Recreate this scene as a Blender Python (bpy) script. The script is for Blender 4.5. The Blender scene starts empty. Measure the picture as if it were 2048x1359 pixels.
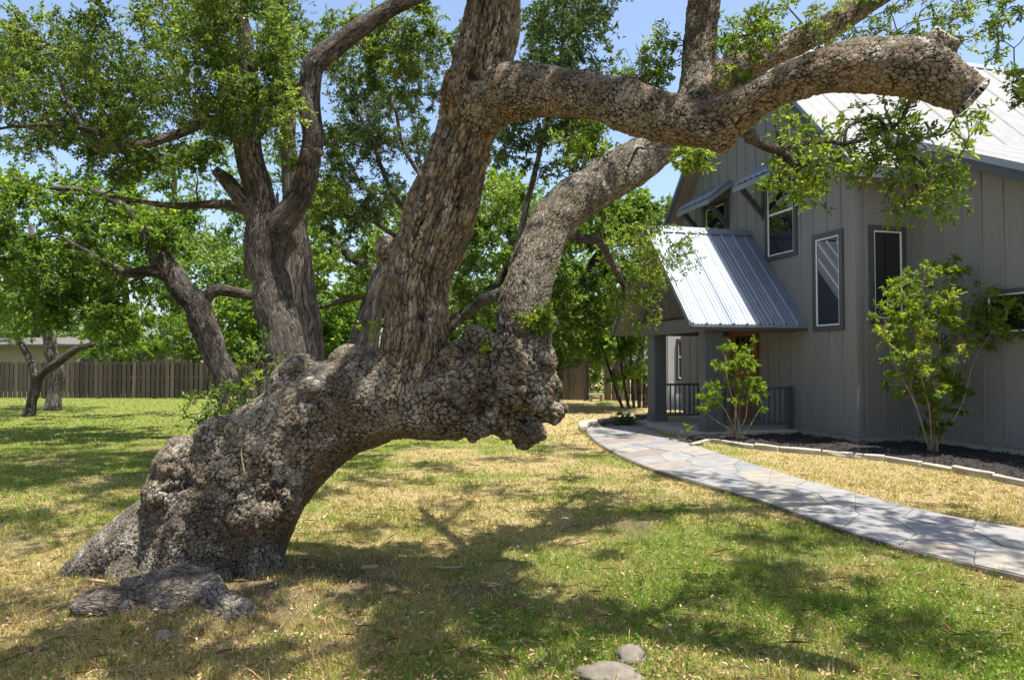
import bpy, bmesh, math, random
import numpy as np
from mathutils import Vector, Quaternion
from mathutils.kdtree import KDTree

sc = bpy.context.scene
COL = sc.collection
RNG = np.random.default_rng(7)
random.seed(7)

# ------------------------------------------------------------------ camera
F, CX, CY, HOR, EYE = 1365.0, 1024.0, 679.5, 720.0, 1.6
PITCH = math.atan((HOR - CY) / F)
FW = np.array([0, math.cos(PITCH), math.sin(PITCH)])
UP = np.array([0, -math.sin(PITCH), math.cos(PITCH)])
RT = np.array([1.0, 0, 0])
O = np.array([0, 0, EYE])
cam = bpy.data.cameras.new("camera")
cam.lens = F * 36.0 / 2048.0
cam.sensor_width = 36.0
cam.clip_start = 0.05
cam.clip_end = 3000
camo = bpy.data.objects.new("camera", cam)
COL.objects.link(camo)
camo.location = O
camo.rotation_euler = (math.pi / 2 + PITCH, 0, 0)
sc.camera = camo
cam.dof.use_dof = True
cam.dof.focus_distance = 5.6
cam.dof.aperture_fstop = 5.0

# ------------------------------------------------------------------ sky, sun, exposure
SUN = np.array([0.201, -0.063, 1.0])
SUN = SUN / np.linalg.norm(SUN)
world = bpy.data.worlds.new("World")
sc.world = world
world.use_nodes = True
wn = world.node_tree
bg = wn.nodes["Background"]
sky = wn.nodes.new("ShaderNodeTexSky")
sky.sky_type = 'NISHITA'
sky.sun_disc = False
sky.sun_elevation = math.asin(SUN[2])
sky.sun_rotation = math.atan2(SUN[0], SUN[1])
sky.air_density = 1.0
sky.dust_density = 2.0
sky.ozone_density = 1.0
wn.links.new(sky.outputs[0], bg.inputs[0])
bg.inputs[1].default_value = 0.11
sun = bpy.data.lights.new("sun", 'SUN')
sun.energy = 5.0
sun.angle = math.radians(0.55)
sun.color = (1.0, 0.94, 0.84)
suno = bpy.data.objects.new("sun", sun)
COL.objects.link(suno)
suno.rotation_euler = Vector(SUN).to_track_quat('Z', 'Y').to_euler()
sc.view_settings.view_transform = 'Standard'
sc.view_settings.look = 'None'
sc.view_settings.exposure = 1.2
sc.view_settings.gamma = 1.0
sc.view_settings.use_curve_mapping = False
sc.cycles.max_bounces = 5
sc.cycles.diffuse_bounces = 3
sc.cycles.glossy_bounces = 2
sc.cycles.transmission_bounces = 3
sc.cycles.transparent_max_bounces = 4
sc.cycles.sample_clamp_indirect = 6.0
sc.cycles.use_adaptive_sampling = True
sc.cycles.adaptive_threshold = 0.025


# ------------------------------------------------------------------ helpers
def at(x, y, d):
    r = RT * ((x - CX) / F) - UP * ((y - CY) / F) + FW
    return O + r * (d / r[1])


def gnd(x, y, z=0.0):
    r = RT * ((x - CX) / F) - UP * ((y - CY) / F) + FW
    return O + r * ((z - EYE) / r[2])


def _h(i, j, k, s):
    with np.errstate(over='ignore'):
        n = (i.astype(np.int64) * 374761393 + j.astype(np.int64) * 668265263 + k.astype(np.int64) * 2147483647 + s * 974711) & 0xFFFFFFFF
        n = ((n ^ (n >> 13)) * 1274126177) & 0xFFFFFFFF
        n = ((n ^ (n >> 16)) * 2246822519) & 0xFFFFFFFF
        n = n ^ (n >> 15)
    return (n & 0xFFFFFF) / float(0xFFFFFF)


def vnoise(p, seed=0):
    p = np.asarray(p, float)
    i = np.floor(p)
    f = p - i
    f = f * f * (3 - 2 * f)
    i = i.astype(np.int64)
    out = 0
    for a in (0, 1):
        for b in (0, 1):
            for c in (0, 1):
                w = (f[:, 0] if a else 1 - f[:, 0]) * (f[:, 1] if b else 1 - f[:, 1]) * (f[:, 2] if c else 1 - f[:, 2])
                out = out + w * _h(i[:, 0] + a, i[:, 1] + b, i[:, 2] + c, seed)
    return out * 2 - 1


def fbm(p, seed=0, octv=3):
    s, a, t = 0, 1.0, 0
    for o in range(octv):
        s = s + a * vnoise(p * 2 ** o, seed + o)
        t += a
        a *= .5
    return s / t


def voro(p, seed=0):
    i = np.floor(p).astype(np.int64)
    f = p - i
    f1 = np.full(len(p), 9.0)
    f2 = np.full(len(p), 9.0)
    cid = np.zeros(len(p))
    for a in (-1, 0, 1):
        for b in (-1, 0, 1):
            for c in (-1, 0, 1):
                ii, jj, kk = i[:, 0] + a, i[:, 1] + b, i[:, 2] + c
                d = np.sqrt((a + _h(ii, jj, kk, seed) - f[:, 0]) ** 2 + (b + _h(ii, jj, kk, seed + 1) - f[:, 1]) ** 2 + (c + _h(ii, jj, kk, seed + 2) - f[:, 2]) ** 2)
                near = d < f1
                f2 = np.where(near, f1, np.minimum(f2, d))
                cid = np.where(near, _h(ii, jj, kk, seed + 3), cid)
                f1 = np.where(near, d, f1)
    return f1, f2, cid


def norm(v):
    return v / np.maximum(np.linalg.norm(v, axis=-1, keepdims=True), 1e-9)


def mesh_np(name, V, faces, smooth=False, attrs=None):
    """faces: list of (n,k) int arrays."""
    me = bpy.data.meshes.new(name)
    V = np.asarray(V, np.float32)
    faces = [np.asarray(f, np.int32) for f in faces if len(f)]
    nl = sum(f.size for f in faces)
    nf = sum(len(f) for f in faces)
    me.vertices.add(len(V))
    me.vertices.foreach_set("co", V.ravel())
    me.loops.add(nl)
    me.loops.foreach_set("vertex_index", np.concatenate([f.ravel() for f in faces]))
    st, o = [], 0
    for f in faces:
        st.append(o + np.arange(len(f)) * f.shape[1])
        o += f.size
    me.polygons.add(nf)
    me.polygons.foreach_set("loop_start", np.concatenate(st).astype(np.int32))
    if smooth:
        me.polygons.foreach_set("use_smooth", np.ones(nf, bool))
    for k, (typ, arr) in (attrs or {}).items():
        a = me.attributes.new(k, typ, 'POINT')
        arr = np.asarray(arr, np.float32)
        if typ == 'FLOAT':
            a.data.foreach_set("value", arr.ravel())
        elif typ == 'FLOAT_VECTOR':
            a.data.foreach_set("vector", arr.ravel())
        else:
            a.data.foreach_set("color", arr.ravel())
    me.update(calc_edges=True)
    me.validate()
    return me


def link(name, me, mat=None, parent=None, loc=None):
    o = bpy.data.objects.new(name, me)
    COL.objects.link(o)
    if mat is not None and me is not None and not me.materials:
        me.materials.append(mat)
    if parent is not None:
        o.parent = parent
    if loc is not None:
        o.location = loc
    return o


def tag(o, label=None, cat=None, group=None, kind=None):
    if label: o["label"] = label
    if cat: o["category"] = cat
    if group: o["group"] = group
    if kind: o["kind"] = kind
    return o


def empty(name, loc=(0, 0, 0), rz=0.0):
    o = bpy.data.objects.new(name, None)
    COL.objects.link(o)
    o.location = loc
    o.rotation_euler = (0, 0, rz)
    o.empty_display_size = .1
    return o


def box_me(name, x0, x1, y0, y1, z0, z1, bevel=0.0):
    bm = bmesh.new()
    bmesh.ops.create_cube(bm, size=1)
    for v in bm.verts:
        v.co = Vector(((x0 + x1) / 2 + v.co.x * (x1 - x0), (y0 + y1) / 2 + v.co.y * (y1 - y0), (z0 + z1) / 2 + v.co.z * (z1 - z0)))
    if bevel > 0:
        bmesh.ops.bevel(bm, geom=bm.edges[:], offset=bevel, segments=1, affect='EDGES')
    me = bpy.data.meshes.new(name)
    bm.to_mesh(me)
    bm.free()
    return me


def box(name, x0, x1, y0, y1, z0, z1, mat, parent, bevel=0.0):
    return link(name, box_me(name, x0, x1, y0, y1, z0, z1, bevel), mat, parent)


def prism_me(name, poly, d):
    """poly: list of 3D points (planar), d: extrusion vector."""
    n = len(poly)
    P = np.array(poly, float)
    V = np.concatenate([P, P + np.array(d, float)])
    me = bpy.data.meshes.new(name)
    fs = [list(range(n))[::-1], list(range(n, 2 * n))] + [[i, (i + 1) % n, n + (i + 1) % n, n + i] for i in range(n)]
    me.from_pydata([tuple(v) for v in V], [], fs)
    bm = bmesh.new(); bm.from_mesh(me)
    bmesh.ops.recalc_face_normals(bm, faces=bm.faces[:])
    bm.to_mesh(me); bm.free()
    return me


def in_poly(x, y, poly):
    P = np.array(poly)
    ins = np.zeros(len(x), bool)
    j = len(P) - 1
    for i in range(len(P)):
        xi, yi, xj, yj = P[i, 0], P[i, 1], P[j, 0], P[j, 1]
        c = ((yi > y) != (yj > y)) & (x < (xj - xi) * (y - yi) / (yj - yi + 1e-12) + xi)
        ins ^= c
        j = i
    return ins


def catmull(P, step):
    """P (n,k) control rows -> dense rows; first 3 columns are xyz."""
    P = np.asarray(P, float)
    if len(P) == 2:
        P = np.array([P[0], (P[0] + P[1]) / 2, P[1]])
    E_ = np.vstack([2 * P[0] - P[1], P, 2 * P[-1] - P[-2]])
    out = []
    for i in range(1, len(E_) - 2):
        p0, p1, p2, p3 = E_[i - 1], E_[i], E_[i + 1], E_[i + 2]
        n = max(1, int(np.linalg.norm(p2[:3] - p1[:3]) / step))
        t = (np.arange(n) / n)[:, None]
        out.append(.5 * ((2 * p1) + (-p0 + p2) * t + (2 * p0 - 5 * p1 + 4 * p2 - p3) * t ** 2 + (-p0 + 3 * p1 - 3 * p2 + p3) * t ** 3))
    out.append(P[-1:])
    return np.vstack(out)


def frames(P):
    T = norm(np.gradient(P, axis=0))
    n = len(P)
    N1 = np.zeros((n, 3))
    a = np.array([0, 1., 0]) if abs(T[0][1]) < .9 else np.array([1., 0, 0])
    N1[0] = norm(np.cross(np.cross(T[0], a), T[0]))
    for i in range(1, n):
        v = N1[i - 1] - T[i] * np.dot(N1[i - 1], T[i])
        N1[i] = v / max(np.linalg.norm(v), 1e-9)
    N2 = np.cross(T, N1)
    s = np.concatenate([[0], np.cumsum(np.linalg.norm(np.diff(P, axis=0), axis=1))])
    return T, N1, N2, s


def tube(P, R, sides=10, rough=0.0, cell=.05, stretch=3.0, seed=0):
    P = np.asarray(P, float); R = np.asarray(R, float)
    T, N1, N2, s = frames(P)
    ang = np.arange(sides) / sides * 2 * np.pi
    c, sn = np.cos(ang), np.sin(ang)
    D = c[None, :, None] * N1[:, None] + sn[None, :, None] * N2[:, None]
    rr = np.repeat(R[:, None], sides, 1)
    if rough > 0:
        q = np.stack([c[None] * np.ones_like(rr) * 1.6, sn[None] * np.ones_like(rr) * 1.6, s[:, None] / np.maximum(R.mean(), .02) * .35 * np.ones_like(rr)], -1).reshape(-1, 3) + seed * 7.3
        rr = rr * (1 + rough * fbm(q, seed, 2).reshape(rr.shape))
    V = P[:, None] + D * rr[..., None]
    Q = np.stack([c[None] * rr / cell, sn[None] * rr / cell, np.repeat(s[:, None], sides, 1) / cell / stretch], -1) + seed * 3.7
    n = len(P)
    i = np.arange(n - 1)[:, None] * sides
    j = np.arange(sides)[None]
    j2 = (j + 1) % sides
    Fq = np.stack([i + j, i + j2, i + sides + j2, i + sides + j], -1).reshape(-1, 4)
    V = np.vstack([V.reshape(-1, 3), P[-1] + T[-1] * R[-1] * .3, P[0]])
    Q = np.vstack([Q.reshape(-1, 3), Q.reshape(-1, 3)[-1:], Q.reshape(-1, 3)[:1]])
    k = n * sides
    jj = np.arange(sides)
    cap = np.stack([(n - 1) * sides + jj, (n - 1) * sides + (jj + 1) % sides, np.full(sides, k)], -1)
    cap0 = np.stack([(jj + 1) % sides, jj, np.full(sides, k + 1)], -1)
    return V, Fq, np.vstack([cap, cap0]), Q


class Acc:
    def __init__(self):
        self.V, self.Q4, self.T3, self.A, self.n = [], [], [], [], 0

    def add(self, V, Fq=None, T3=None, A=None):
        self.V.append(V)
        if Fq is not None and len(Fq): self.Q4.append(np.asarray(Fq) + self.n)
        if T3 is not None and len(T3): self.T3.append(np.asarray(T3) + self.n)
        if A is not None: self.A.append(A)
        self.n += len(V)

    def mesh(self, name, smooth=True, attr=None):
        fs = []
        if self.Q4: fs.append(np.vstack(self.Q4))
        if self.T3: fs.append(np.vstack(self.T3))
        at_ = {attr: ('FLOAT_VECTOR', np.vstack(self.A))} if attr else None
        return mesh_np(name, np.vstack(self.V), fs, smooth, at_)


def leaves_mesh(name, pos, d, nrm, L, Wd, var, hexa=False, fold=.25):
    """leaf faces: pos base point, d direction, nrm normal; L length, Wd width arrays."""
    n = len(pos)
    d = norm(d)
    side = norm(np.cross(d, nrm))
    up = np.cross(side, d)
    L = L[:, None]; Wd = Wd[:, None]
    mid = .5
    if not hexa:
        a = pos
        b = pos + d * L * mid + side * Wd * .5 + up * Wd * fold
        c = pos + d * L - up * L * .08
        e = pos + d * L * mid - side * Wd * .5 + up * Wd * fold
        V = np.stack([a, b, c, e], 1).reshape(-1, 3)
        i = np.arange(n)[:, None] * 4
        Fq = np.concatenate([i + np.array([0, 1, 2]), i + np.array([0, 2, 3])])
        me = mesh_np(name, V, [Fq], False, {"var": ('FLOAT', np.repeat(var, 4))})
    else:
        a = pos
        b1 = pos + d * L * .3 + side * Wd * .42 + up * Wd * fold * .8
        b2 = pos + d * L * .72 + side * Wd * .40 + up * Wd * fold * .6
        c = pos + d * L - up * L * .12
        e1 = pos + d * L * .3 - side * Wd * .42 + up * Wd * fold * .8
        e2 = pos + d * L * .72 - side * Wd * .40 + up * Wd * fold * .6
        V = np.stack([a, b1, b2, c, e2, e1], 1).reshape(-1, 3)
        i = np.arange(n)[:, None] * 6
        Fq = np.concatenate([i + np.array([0, 1, 2, 3]), i + np.array([0, 3, 4, 5])])
        me = mesh_np(name, V, [Fq], False, {"var": ('FLOAT', np.repeat(var, 6))})
    return me


# ------------------------------------------------------------------ materials
def new_mat(name):
    m = bpy.data.materials.new(name)
    m.use_nodes = True
    nt = m.node_tree
    b = nt.nodes["Principled BSDF"]
    return m, nt, b


def N(nt, typ, **kw):
    n = nt.nodes.new(typ)
    for k, v in kw.items():
        if k.startswith("i_"):
            key = k[2:]
            key = int(key) if key.isdigit() else key
            n.inputs[key].default_value = v
        else:
            setattr(n, k, v)
    return n


def noise(nt, vec, scale, detail=4, rough=.55, out="Fac"):
    n = N(nt, "ShaderNodeTexNoise")
    n.inputs["Scale"].default_value = scale
    n.inputs["Detail"].default_value = detail
    n.inputs["Roughness"].default_value = rough
    if vec is not None: nt.links.new(vec, n.inputs["Vector"])
    return n.outputs[out]


def ramp(nt, fac, stops):
    r = N(nt, "ShaderNodeValToRGB")
    els = r.color_ramp.elements
    while len(els) < len(stops): els.new(.5)
    for e, (p, c) in zip(els, stops):
        e.position = p
        e.color = (*c, 1) if len(c) == 3 else c
    nt.links.new(fac, r.inputs[0])
    return r.outputs[0]


def mixc(nt, fac, a, b, typ='MIX'):
    m = N(nt, "ShaderNodeMix", data_type='RGBA', blend_type=typ)
    for sock, v in ((m.inputs[0], fac), (m.inputs[6], a), (m.inputs[7], b)):
        if hasattr(v, "is_linked"): nt.links.new(v, sock)
        elif isinstance(v, (int, float)): sock.default_value = v
        else: sock.default_value = (*v, 1)
    return m.outputs[2]


def math_(nt, op, a, b=None, clamp=False):
    m = N(nt, "ShaderNodeMath", operation=op, use_clamp=clamp)
    for k, v in enumerate((a, b)):
        if v is None: continue
        if hasattr(v, "is_linked"): nt.links.new(v, m.inputs[k])
        else: m.inputs[k].default_value = v
    return m.outputs[0]


def maprange(nt, v, a, b, c=0., d=1., smooth=True):
    m = N(nt, "ShaderNodeMapRange", interpolation_type='SMOOTHSTEP' if smooth else 'LINEAR')
    nt.links.new(v, m.inputs[0])
    for k, x in zip((1, 2, 3, 4), (a, b, c, d)): m.inputs[k].default_value = x
    return m.outputs[0]


def attr(nt, name, out="Fac"):
    return N(nt, "ShaderNodeAttribute", attribute_name=name).outputs[out]


def geo_pos(nt):
    return N(nt, "ShaderNodeNewGeometry").outputs["Position"]


def bump(nt, b, h, strength=.4, dist=.01):
    n = N(nt, "ShaderNodeBump")
    n.inputs["Strength"].default_value = strength
    n.inputs["Distance"].default_value = dist
    nt.links.new(h, n.inputs["Height"])
    nt.links.new(n.outputs[0], b.inputs["Normal"])


def bark_mat(name, plate_a, plate_b, crack, warm=(.33, .22, .11), depth=.014, lichen=.0, vectors="q", true_disp=True, warm_attr=None):
    m, nt, b = new_mat(name)
    q = attr(nt, vectors, "Vector")
    pos = geo_pos(nt)

    def warp(vec, src, scale, amt):
        wv = N(nt, "ShaderNodeTexNoise"); wv.inputs["Scale"].default_value = scale; wv.inputs["Detail"].default_value = 2
        nt.links.new(src, wv.inputs["Vector"])
        ad = N(nt, "ShaderNodeVectorMath", operation='MULTIPLY_ADD')
        nt.links.new(wv.outputs["Color"], ad.inputs[0]); ad.inputs[1].default_value = (amt, amt, amt); nt.links.new(vec, ad.inputs[2])
        return ad.outputs[0]
    qw = warp(warp(q, q, .55, 1.7), q, 2.6, .55)
    v1 = N(nt, "ShaderNodeTexVoronoi", feature='DISTANCE_TO_EDGE'); v1.inputs["Scale"].default_value = 1.0
    v2 = N(nt, "ShaderNodeTexVoronoi", feature='DISTANCE_TO_EDGE'); v2.inputs["Scale"].default_value = 2.1
    vc = N(nt, "ShaderNodeTexVoronoi", feature='F1'); vc.inputs["Scale"].default_value = 1.0
    for v in (v1, v2, vc): nt.links.new(qw, v.inputs["Vector"])
    wide = maprange(nt, noise(nt, q, .30, 2), .35, .68, .05, .15)
    if warm_attr:
        fr = attr(nt, "furrow")
        wide = math_(nt, 'ADD', wide, math_(nt, 'MULTIPLY', fr, .05))
    mr_ = N(nt, "ShaderNodeMapRange", interpolation_type='SMOOTHSTEP')
    nt.links.new(v1.outputs["Distance"], mr_.inputs[0]); nt.links.new(wide, mr_.inputs[2])
    h1 = mr_.outputs[0]
    if warm_attr:
        sm = maprange(nt, noise(nt, pos, 2.3, 3, .6), .50, .64, 0.0, .5)
        sm = math_(nt, 'MULTIPLY', sm, math_(nt, 'SUBTRACT', 1.0, fr))
        h1 = math_(nt, 'MAXIMUM', h1, sm)
    dome = maprange(nt, v1.outputs["Distance"], 0.0, .35)
    h2 = maprange(nt, v2.outputs["Distance"], 0.0, .07)
    nz = noise(nt, q, 3.5, 5, .68)
    sep = N(nt, "ShaderNodeSeparateColor"); nt.links.new(vc.outputs["Color"], sep.inputs[0])
    df = N(nt, "ShaderNodeVectorMath", operation='SUBTRACT'); nt.links.new(qw, df.inputs[0]); nt.links.new(vc.outputs["Position"], df.inputs[1])
    dt = N(nt, "ShaderNodeVectorMath", operation='DOT_PRODUCT'); nt.links.new(df.outputs[0], dt.inputs[0]); dt.inputs[1].default_value = (.25, .2, .75)
    hgt = math_(nt, 'MULTIPLY', h1, .48)
    for src, wgt in ((dome, .18), (h2, .10), (nz, .45), (sep.outputs[0], .16), (dt.outputs["Value"], .22)):
        hgt = math_(nt, 'ADD', hgt, math_(nt, 'MULTIPLY', src, wgt))
    height = hgt
    pl = ramp(nt, noise(nt, pos, 4.0, 5, .65), [(.28, plate_b), (.68, plate_a)])
    pl = mixc(nt, 1.0, pl, ramp(nt, noise(nt, pos, 1.7, 4, .6), [(.33, (.52, .50, .48)), (.62, (1.12, 1.12, 1.12))]), 'MULTIPLY')
    cellv = math_(nt, 'MULTIPLY_ADD', sep.outputs[1], .55); cellv.node.inputs[2].default_value = .70
    cv = N(nt, "ShaderNodeCombineColor")
    for k in range(3): nt.links.new(cellv, cv.inputs[k])
    pl = mixc(nt, 1.0, pl, cv.outputs[0], 'MULTIPLY')
    fine = ramp(nt, noise(nt, q, 6.0, 4, .75), [(.32, (.50, .48, .46)), (.68, (1.25, 1.25, 1.24))])
    pl = mixc(nt, .85, pl, fine, 'MULTIPLY')
    if lichen > 0:
        lf = maprange(nt, noise(nt, pos, 8.0, 5, .65), .56, .66)
        pl = mixc(nt, math_(nt, 'MULTIPLY', lf, lichen), pl, (.50, .49, .45))
    if warm_attr:
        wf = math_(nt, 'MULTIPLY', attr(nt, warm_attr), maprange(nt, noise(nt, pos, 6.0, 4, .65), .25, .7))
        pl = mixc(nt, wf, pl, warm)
    c2 = math_(nt, 'MULTIPLY_ADD', h2, .4); c2.node.inputs[2].default_value = .6
    cf = math_(nt, 'MULTIPLY', h1, c2)
    if warm_attr:
        cf = math_(nt, 'MAXIMUM', cf, math_(nt, 'MULTIPLY', fr, .45))
        cf = math_(nt, 'MINIMUM', cf, math_(nt, 'SUBTRACT', 1.0, math_(nt, 'MULTIPLY', attr(nt, "groove"), .92)))
    col = mixc(nt, cf, crack, pl)
    if warm_attr:
        cut = attr(nt, "cut")
        wood = ramp(nt, noise(nt, pos, 18, 5), [(.3, (.20, .185, .17)), (.7, (.40, .37, .34))])
        col = mixc(nt, cut, col, wood)
        height = math_(nt, 'MULTIPLY', height, math_(nt, 'SUBTRACT', 1.0, math_(nt, 'MULTIPLY', cut, 1.0)))
    nt.links.new(col, b.inputs["Base Color"])
    b.inputs["Roughness"].default_value = .9
    b.inputs["Specular IOR Level"].default_value = .25
    dn = N(nt, "ShaderNodeDisplacement"); dn.inputs["Scale"].default_value = depth; dn.inputs["Midlevel"].default_value = .7
    nt.links.new(height, dn.inputs["Height"])
    nt.links.new(dn.outputs[0], nt.nodes["Material Output"].inputs["Displacement"])
    m.displacement_method = 'BOTH' if true_disp else 'BUMP'
    return m


def leaf_mat(name, dark, light, yellow=None, trans=.38, gloss=.42):
    m, nt, b = new_mat(name)
    v = attr(nt, "var")
    st = [(0.0, dark), (.75, light)] + ([(1.0, yellow)] if yellow else [])
    c = ramp(nt, v, st)
    c2 = mixc(nt, 1.0, c, ramp(nt, noise(nt, geo_pos(nt), 1.6, 3), [(.3, (.72, .74, .8)), (.7, (1.2, 1.15, 1.0))]), 'MULTIPLY')
    nt.links.new(c2, b.inputs["Base Color"])
    b.inputs["Roughness"].default_value = gloss
    b.inputs["Specular IOR Level"].default_value = .35
    tr = N(nt, "ShaderNodeBsdfTranslucent")
    tc = mixc(nt, 1.0, c2, (1.25, 1.35, .55), 'MULTIPLY')
    nt.links.new(tc, tr.inputs["Color"])
    mx = N(nt, "ShaderNodeMixShader"); mx.inputs[0].default_value = trans
    nt.links.new(b.outputs[0], mx.inputs[1]); nt.links.new(tr.outputs[0], mx.inputs[2])
    nt.links.new(mx.outputs[0], nt.nodes["Material Output"].inputs["Surface"])
    return m


def plain(name, col, rough=.6, var=.12, scale=6.0, metal=0.0, spec=.4, bmp=0.0, stretch=None, bscale=None):
    m, nt, b = new_mat(name)
    tc = N(nt, "ShaderNodeTexCoord").outputs["Object"]
    if stretch:
        mp = N(nt, "ShaderNodeMapping"); mp.inputs["Scale"].default_value = stretch
        nt.links.new(tc, mp.inputs[0]); tc = mp.outputs[0]
    nz = noise(nt, tc, scale, 5, .6)
    c = ramp(nt, nz, [(.25, tuple(x * (1 - var) for x in col)), (.75, tuple(min(1, x * (1 + var)) for x in col))])
    nt.links.new(c, b.inputs["Base Color"])
    b.inputs["Roughness"].default_value = rough
    b.inputs["Metallic"].default_value = metal
    b.inputs["Specular IOR Level"].default_value = spec
    if bmp > 0:
        bump(nt, b, noise(nt, tc, bscale or scale * 4, 6, .65), bmp, .01)
    return m


M_trunk = bark_mat("oak_bark", (.315, .288, .238), (.128, .111, .086), (.014, .011, .009), (.27, .18, .09), .022, .7, warm_attr="warm")
M_bark2 = bark_mat("bark_furrowed", (.15, .132, .115), (.075, .063, .053), (.014, .012, .010), depth=.03, lichen=.2, true_disp=False)
M_bark3 = bark_mat("bark_weathered", (.25, .225, .205), (.13, .112, .10), (.03, .025, .022), depth=.035, true_disp=False)
M_twig = plain("twig_bark", (.15, .12, .09), .9, .3)
M_twigpale = plain("twig_pale", (.30, .22, .13), .9, .25)
M_leaf_oak = leaf_mat("oak_leaf", (.070, .125, .018), (.17, .25, .036), (.33, .37, .065), trans=.52)
M_leaf_mid = leaf_mat("oak_leaf_mid", (.055, .100, .022), (.145, .22, .042), (.31, .355, .085), trans=.52)
M_leaf_bright = leaf_mat("elm_leaf", (.068, .13, .024), (.165, .27, .045), (.32, .40, .085), trans=.54)
M_leaf_pale = leaf_mat("far_leaf", (.09, .15, .035), (.18, .27, .06), (.27, .35, .08), trans=.48)
M_leaf_cedar = leaf_mat("cedar_needle", (.045, .085, .03), (.09, .15, .045), (.15, .18, .06), trans=.25, gloss=.6)
M_leaf_shrub = leaf_mat("shrub_leaf", (.10, .19, .02), (.25, .35, .03), (.48, .50, .07), trans=.5)


# ------------------------------------------------------------------ ground
TREE_X, TREE_Y = at(420, 1160, 4.9)[0], 4.95


def gz(x, y):
    x = np.asarray(x, float); y = np.asarray(y, float)
    p = np.stack([x * .8, y * .8, np.zeros_like(x)], -1)
    near = np.clip((14 - y) / 8, 0, 1)
    z = .02 * vnoise(p, 3) * near + .012 * vnoise(p * 3.7, 4) * near
    z = z + .10 * np.exp(-(((x - TREE_X + .1) / 1.0) ** 2 + ((y - 4.6) / .6) ** 2))
    return z


def green_field(x, y):
    """how green the lawn is (0 straw .. 1 green): a property of the turf itself."""
    p = np.stack([x, y, np.zeros_like(x)], -1)
    g = .34 + .55 * fbm(p * .55, 21, 3) + .3 * vnoise(p * 2.3, 24)
    g = g + .32 * np.clip((-x - 3) / 6, 0, 1) * np.clip((y - 7) / 6, 0, 1)
    g = g + .30 * np.clip((-x - .5) / 3, 0, 1) * np.clip((y - 6.5) / 4, 0, 1)
    g = g + .5 * np.exp(-(((x - 1.9) / 1.5) ** 2 + ((y - 3.8) / 1.1) ** 2))
    g = g + .2 * np.exp(-(((x - 1.5) / 1.5) ** 2 + ((y - 7.0) / 1.5) ** 2))
    g = g - .45 * np.exp(-(((x - TREE_X) / 1.8) ** 2 + ((y - 4.4) / 1.0) ** 2))
    hx = (x - 6.5) * .97 + (y - 12.9) * .242
    g = g - .55 * np.clip((x - 3.4 - .0 * y) / 1.0, 0, 1) * np.clip((12.5 - y) / 2, 0, 1)
    g = g - .35 * np.exp(-(((x - 2.0) / 3.0) ** 2 + ((y - 19) / 5) ** 2))
    return np.clip(g, 0, 1)


def dirt_field(x, y):
    """bare soil around the trunk, the roots and in worn patches."""
    p = np.stack([x, y, np.zeros_like(x)], -1)
    d = 1.1 * np.exp(-(((x + 2.2) / 1.3) ** 2 + ((y - 4.5) / .55) ** 2)) + .9 * np.exp(-(((x + .7) / 1.0) ** 2 + ((y - 5.0) / .45) ** 2))
    d = d + .9 * np.clip(fbm(p * .9, 131, 3) * 2.2 - .55, 0, 1) * (y < 9)
    return np.clip(d * (.75 + .8 * vnoise(p * 3.1, 133)), 0, 1)


def axis(lo, hi, d0, far):
    a = list(np.arange(lo, hi, d0))
    s, v = d0, hi
    while v < far:
        a.append(v); s *= 1.35; v += s
    a.append(far)
    return a


xs = np.array(sorted(set([-v for v in axis(10, 10.01, .1, 400)] + list(np.arange(-10, 10, .1)) + axis(10, 10.01, .1, 400))))
ys = np.array([-60, -30, -15, -8, -4, -1] + axis(1.0, 16.0, .1, 600))
GX, GY = np.meshgrid(xs, ys)
gx, gy = GX.ravel(), GY.ravel()
gV = np.stack([gx, gy, gz(gx, gy)], -1)
ny, nx = GX.shape
ii = (np.arange(ny - 1)[:, None] * nx + np.arange(nx - 1)[None]).ravel()
gF = np.stack([ii, ii + 1, ii + nx + 1, ii + nx], -1)
m, nt, b = new_mat("lawn_soil")
pos = geo_pos(nt)
straw = ramp(nt, noise(nt, pos, 28, 6, .7), [(.25, (.12, .088, .048)), (.5, (.29, .225, .115)), (.75, (.50, .41, .22))])
grs = ramp(nt, noise(nt, pos, 22, 6, .7), [(.25, (.055, .070, .018)), (.5, (.13, .155, .035)), (.78, (.26, .26, .09))])
c = mixc(nt, maprange(nt, attr(nt, "green"), .25, .75), straw, grs)
dirt = ramp(nt, noise(nt, pos, 16, 6, .7), [(.3, (.05, .036, .024)), (.7, (.16, .12, .085))])
c = mixc(nt, math_(nt, 'MULTIPLY', attr(nt, "dirt"), .9), c, dirt)
nt.links.new(c, b.inputs["Base Color"])
b.inputs["Roughness"].default_value = .95
b.inputs["Specular IOR Level"].default_value = .1
bump(nt, b, noise(nt, pos, 45, 6, .7), .9, .03)
ground = link("ground", mesh_np("ground", gV, [gF], True, {"green": ('FLOAT', green_field(gx, gy)), "dirt": ('FLOAT', dirt_field(gx, gy))}), m)
tag(ground, kind="structure")

# ------------------------------------------------------------------ house frame
HC = gnd(1716, 890)
HT = math.radians(14)
house = empty("house", (HC[0], HC[1], 0), HT)
tag(house, "grey board and batten house with pale metal roof and gabled entry porch", "house")
HU = np.array([-math.sin(HT), math.cos(HT), 0]); HV = np.array([math.cos(HT), math.sin(HT), 0])


def hw(x, y, z=0.):
    return np.array([HC[0], HC[1], 0]) + HV * x + HU * y + np.array([0, 0, z])


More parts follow.
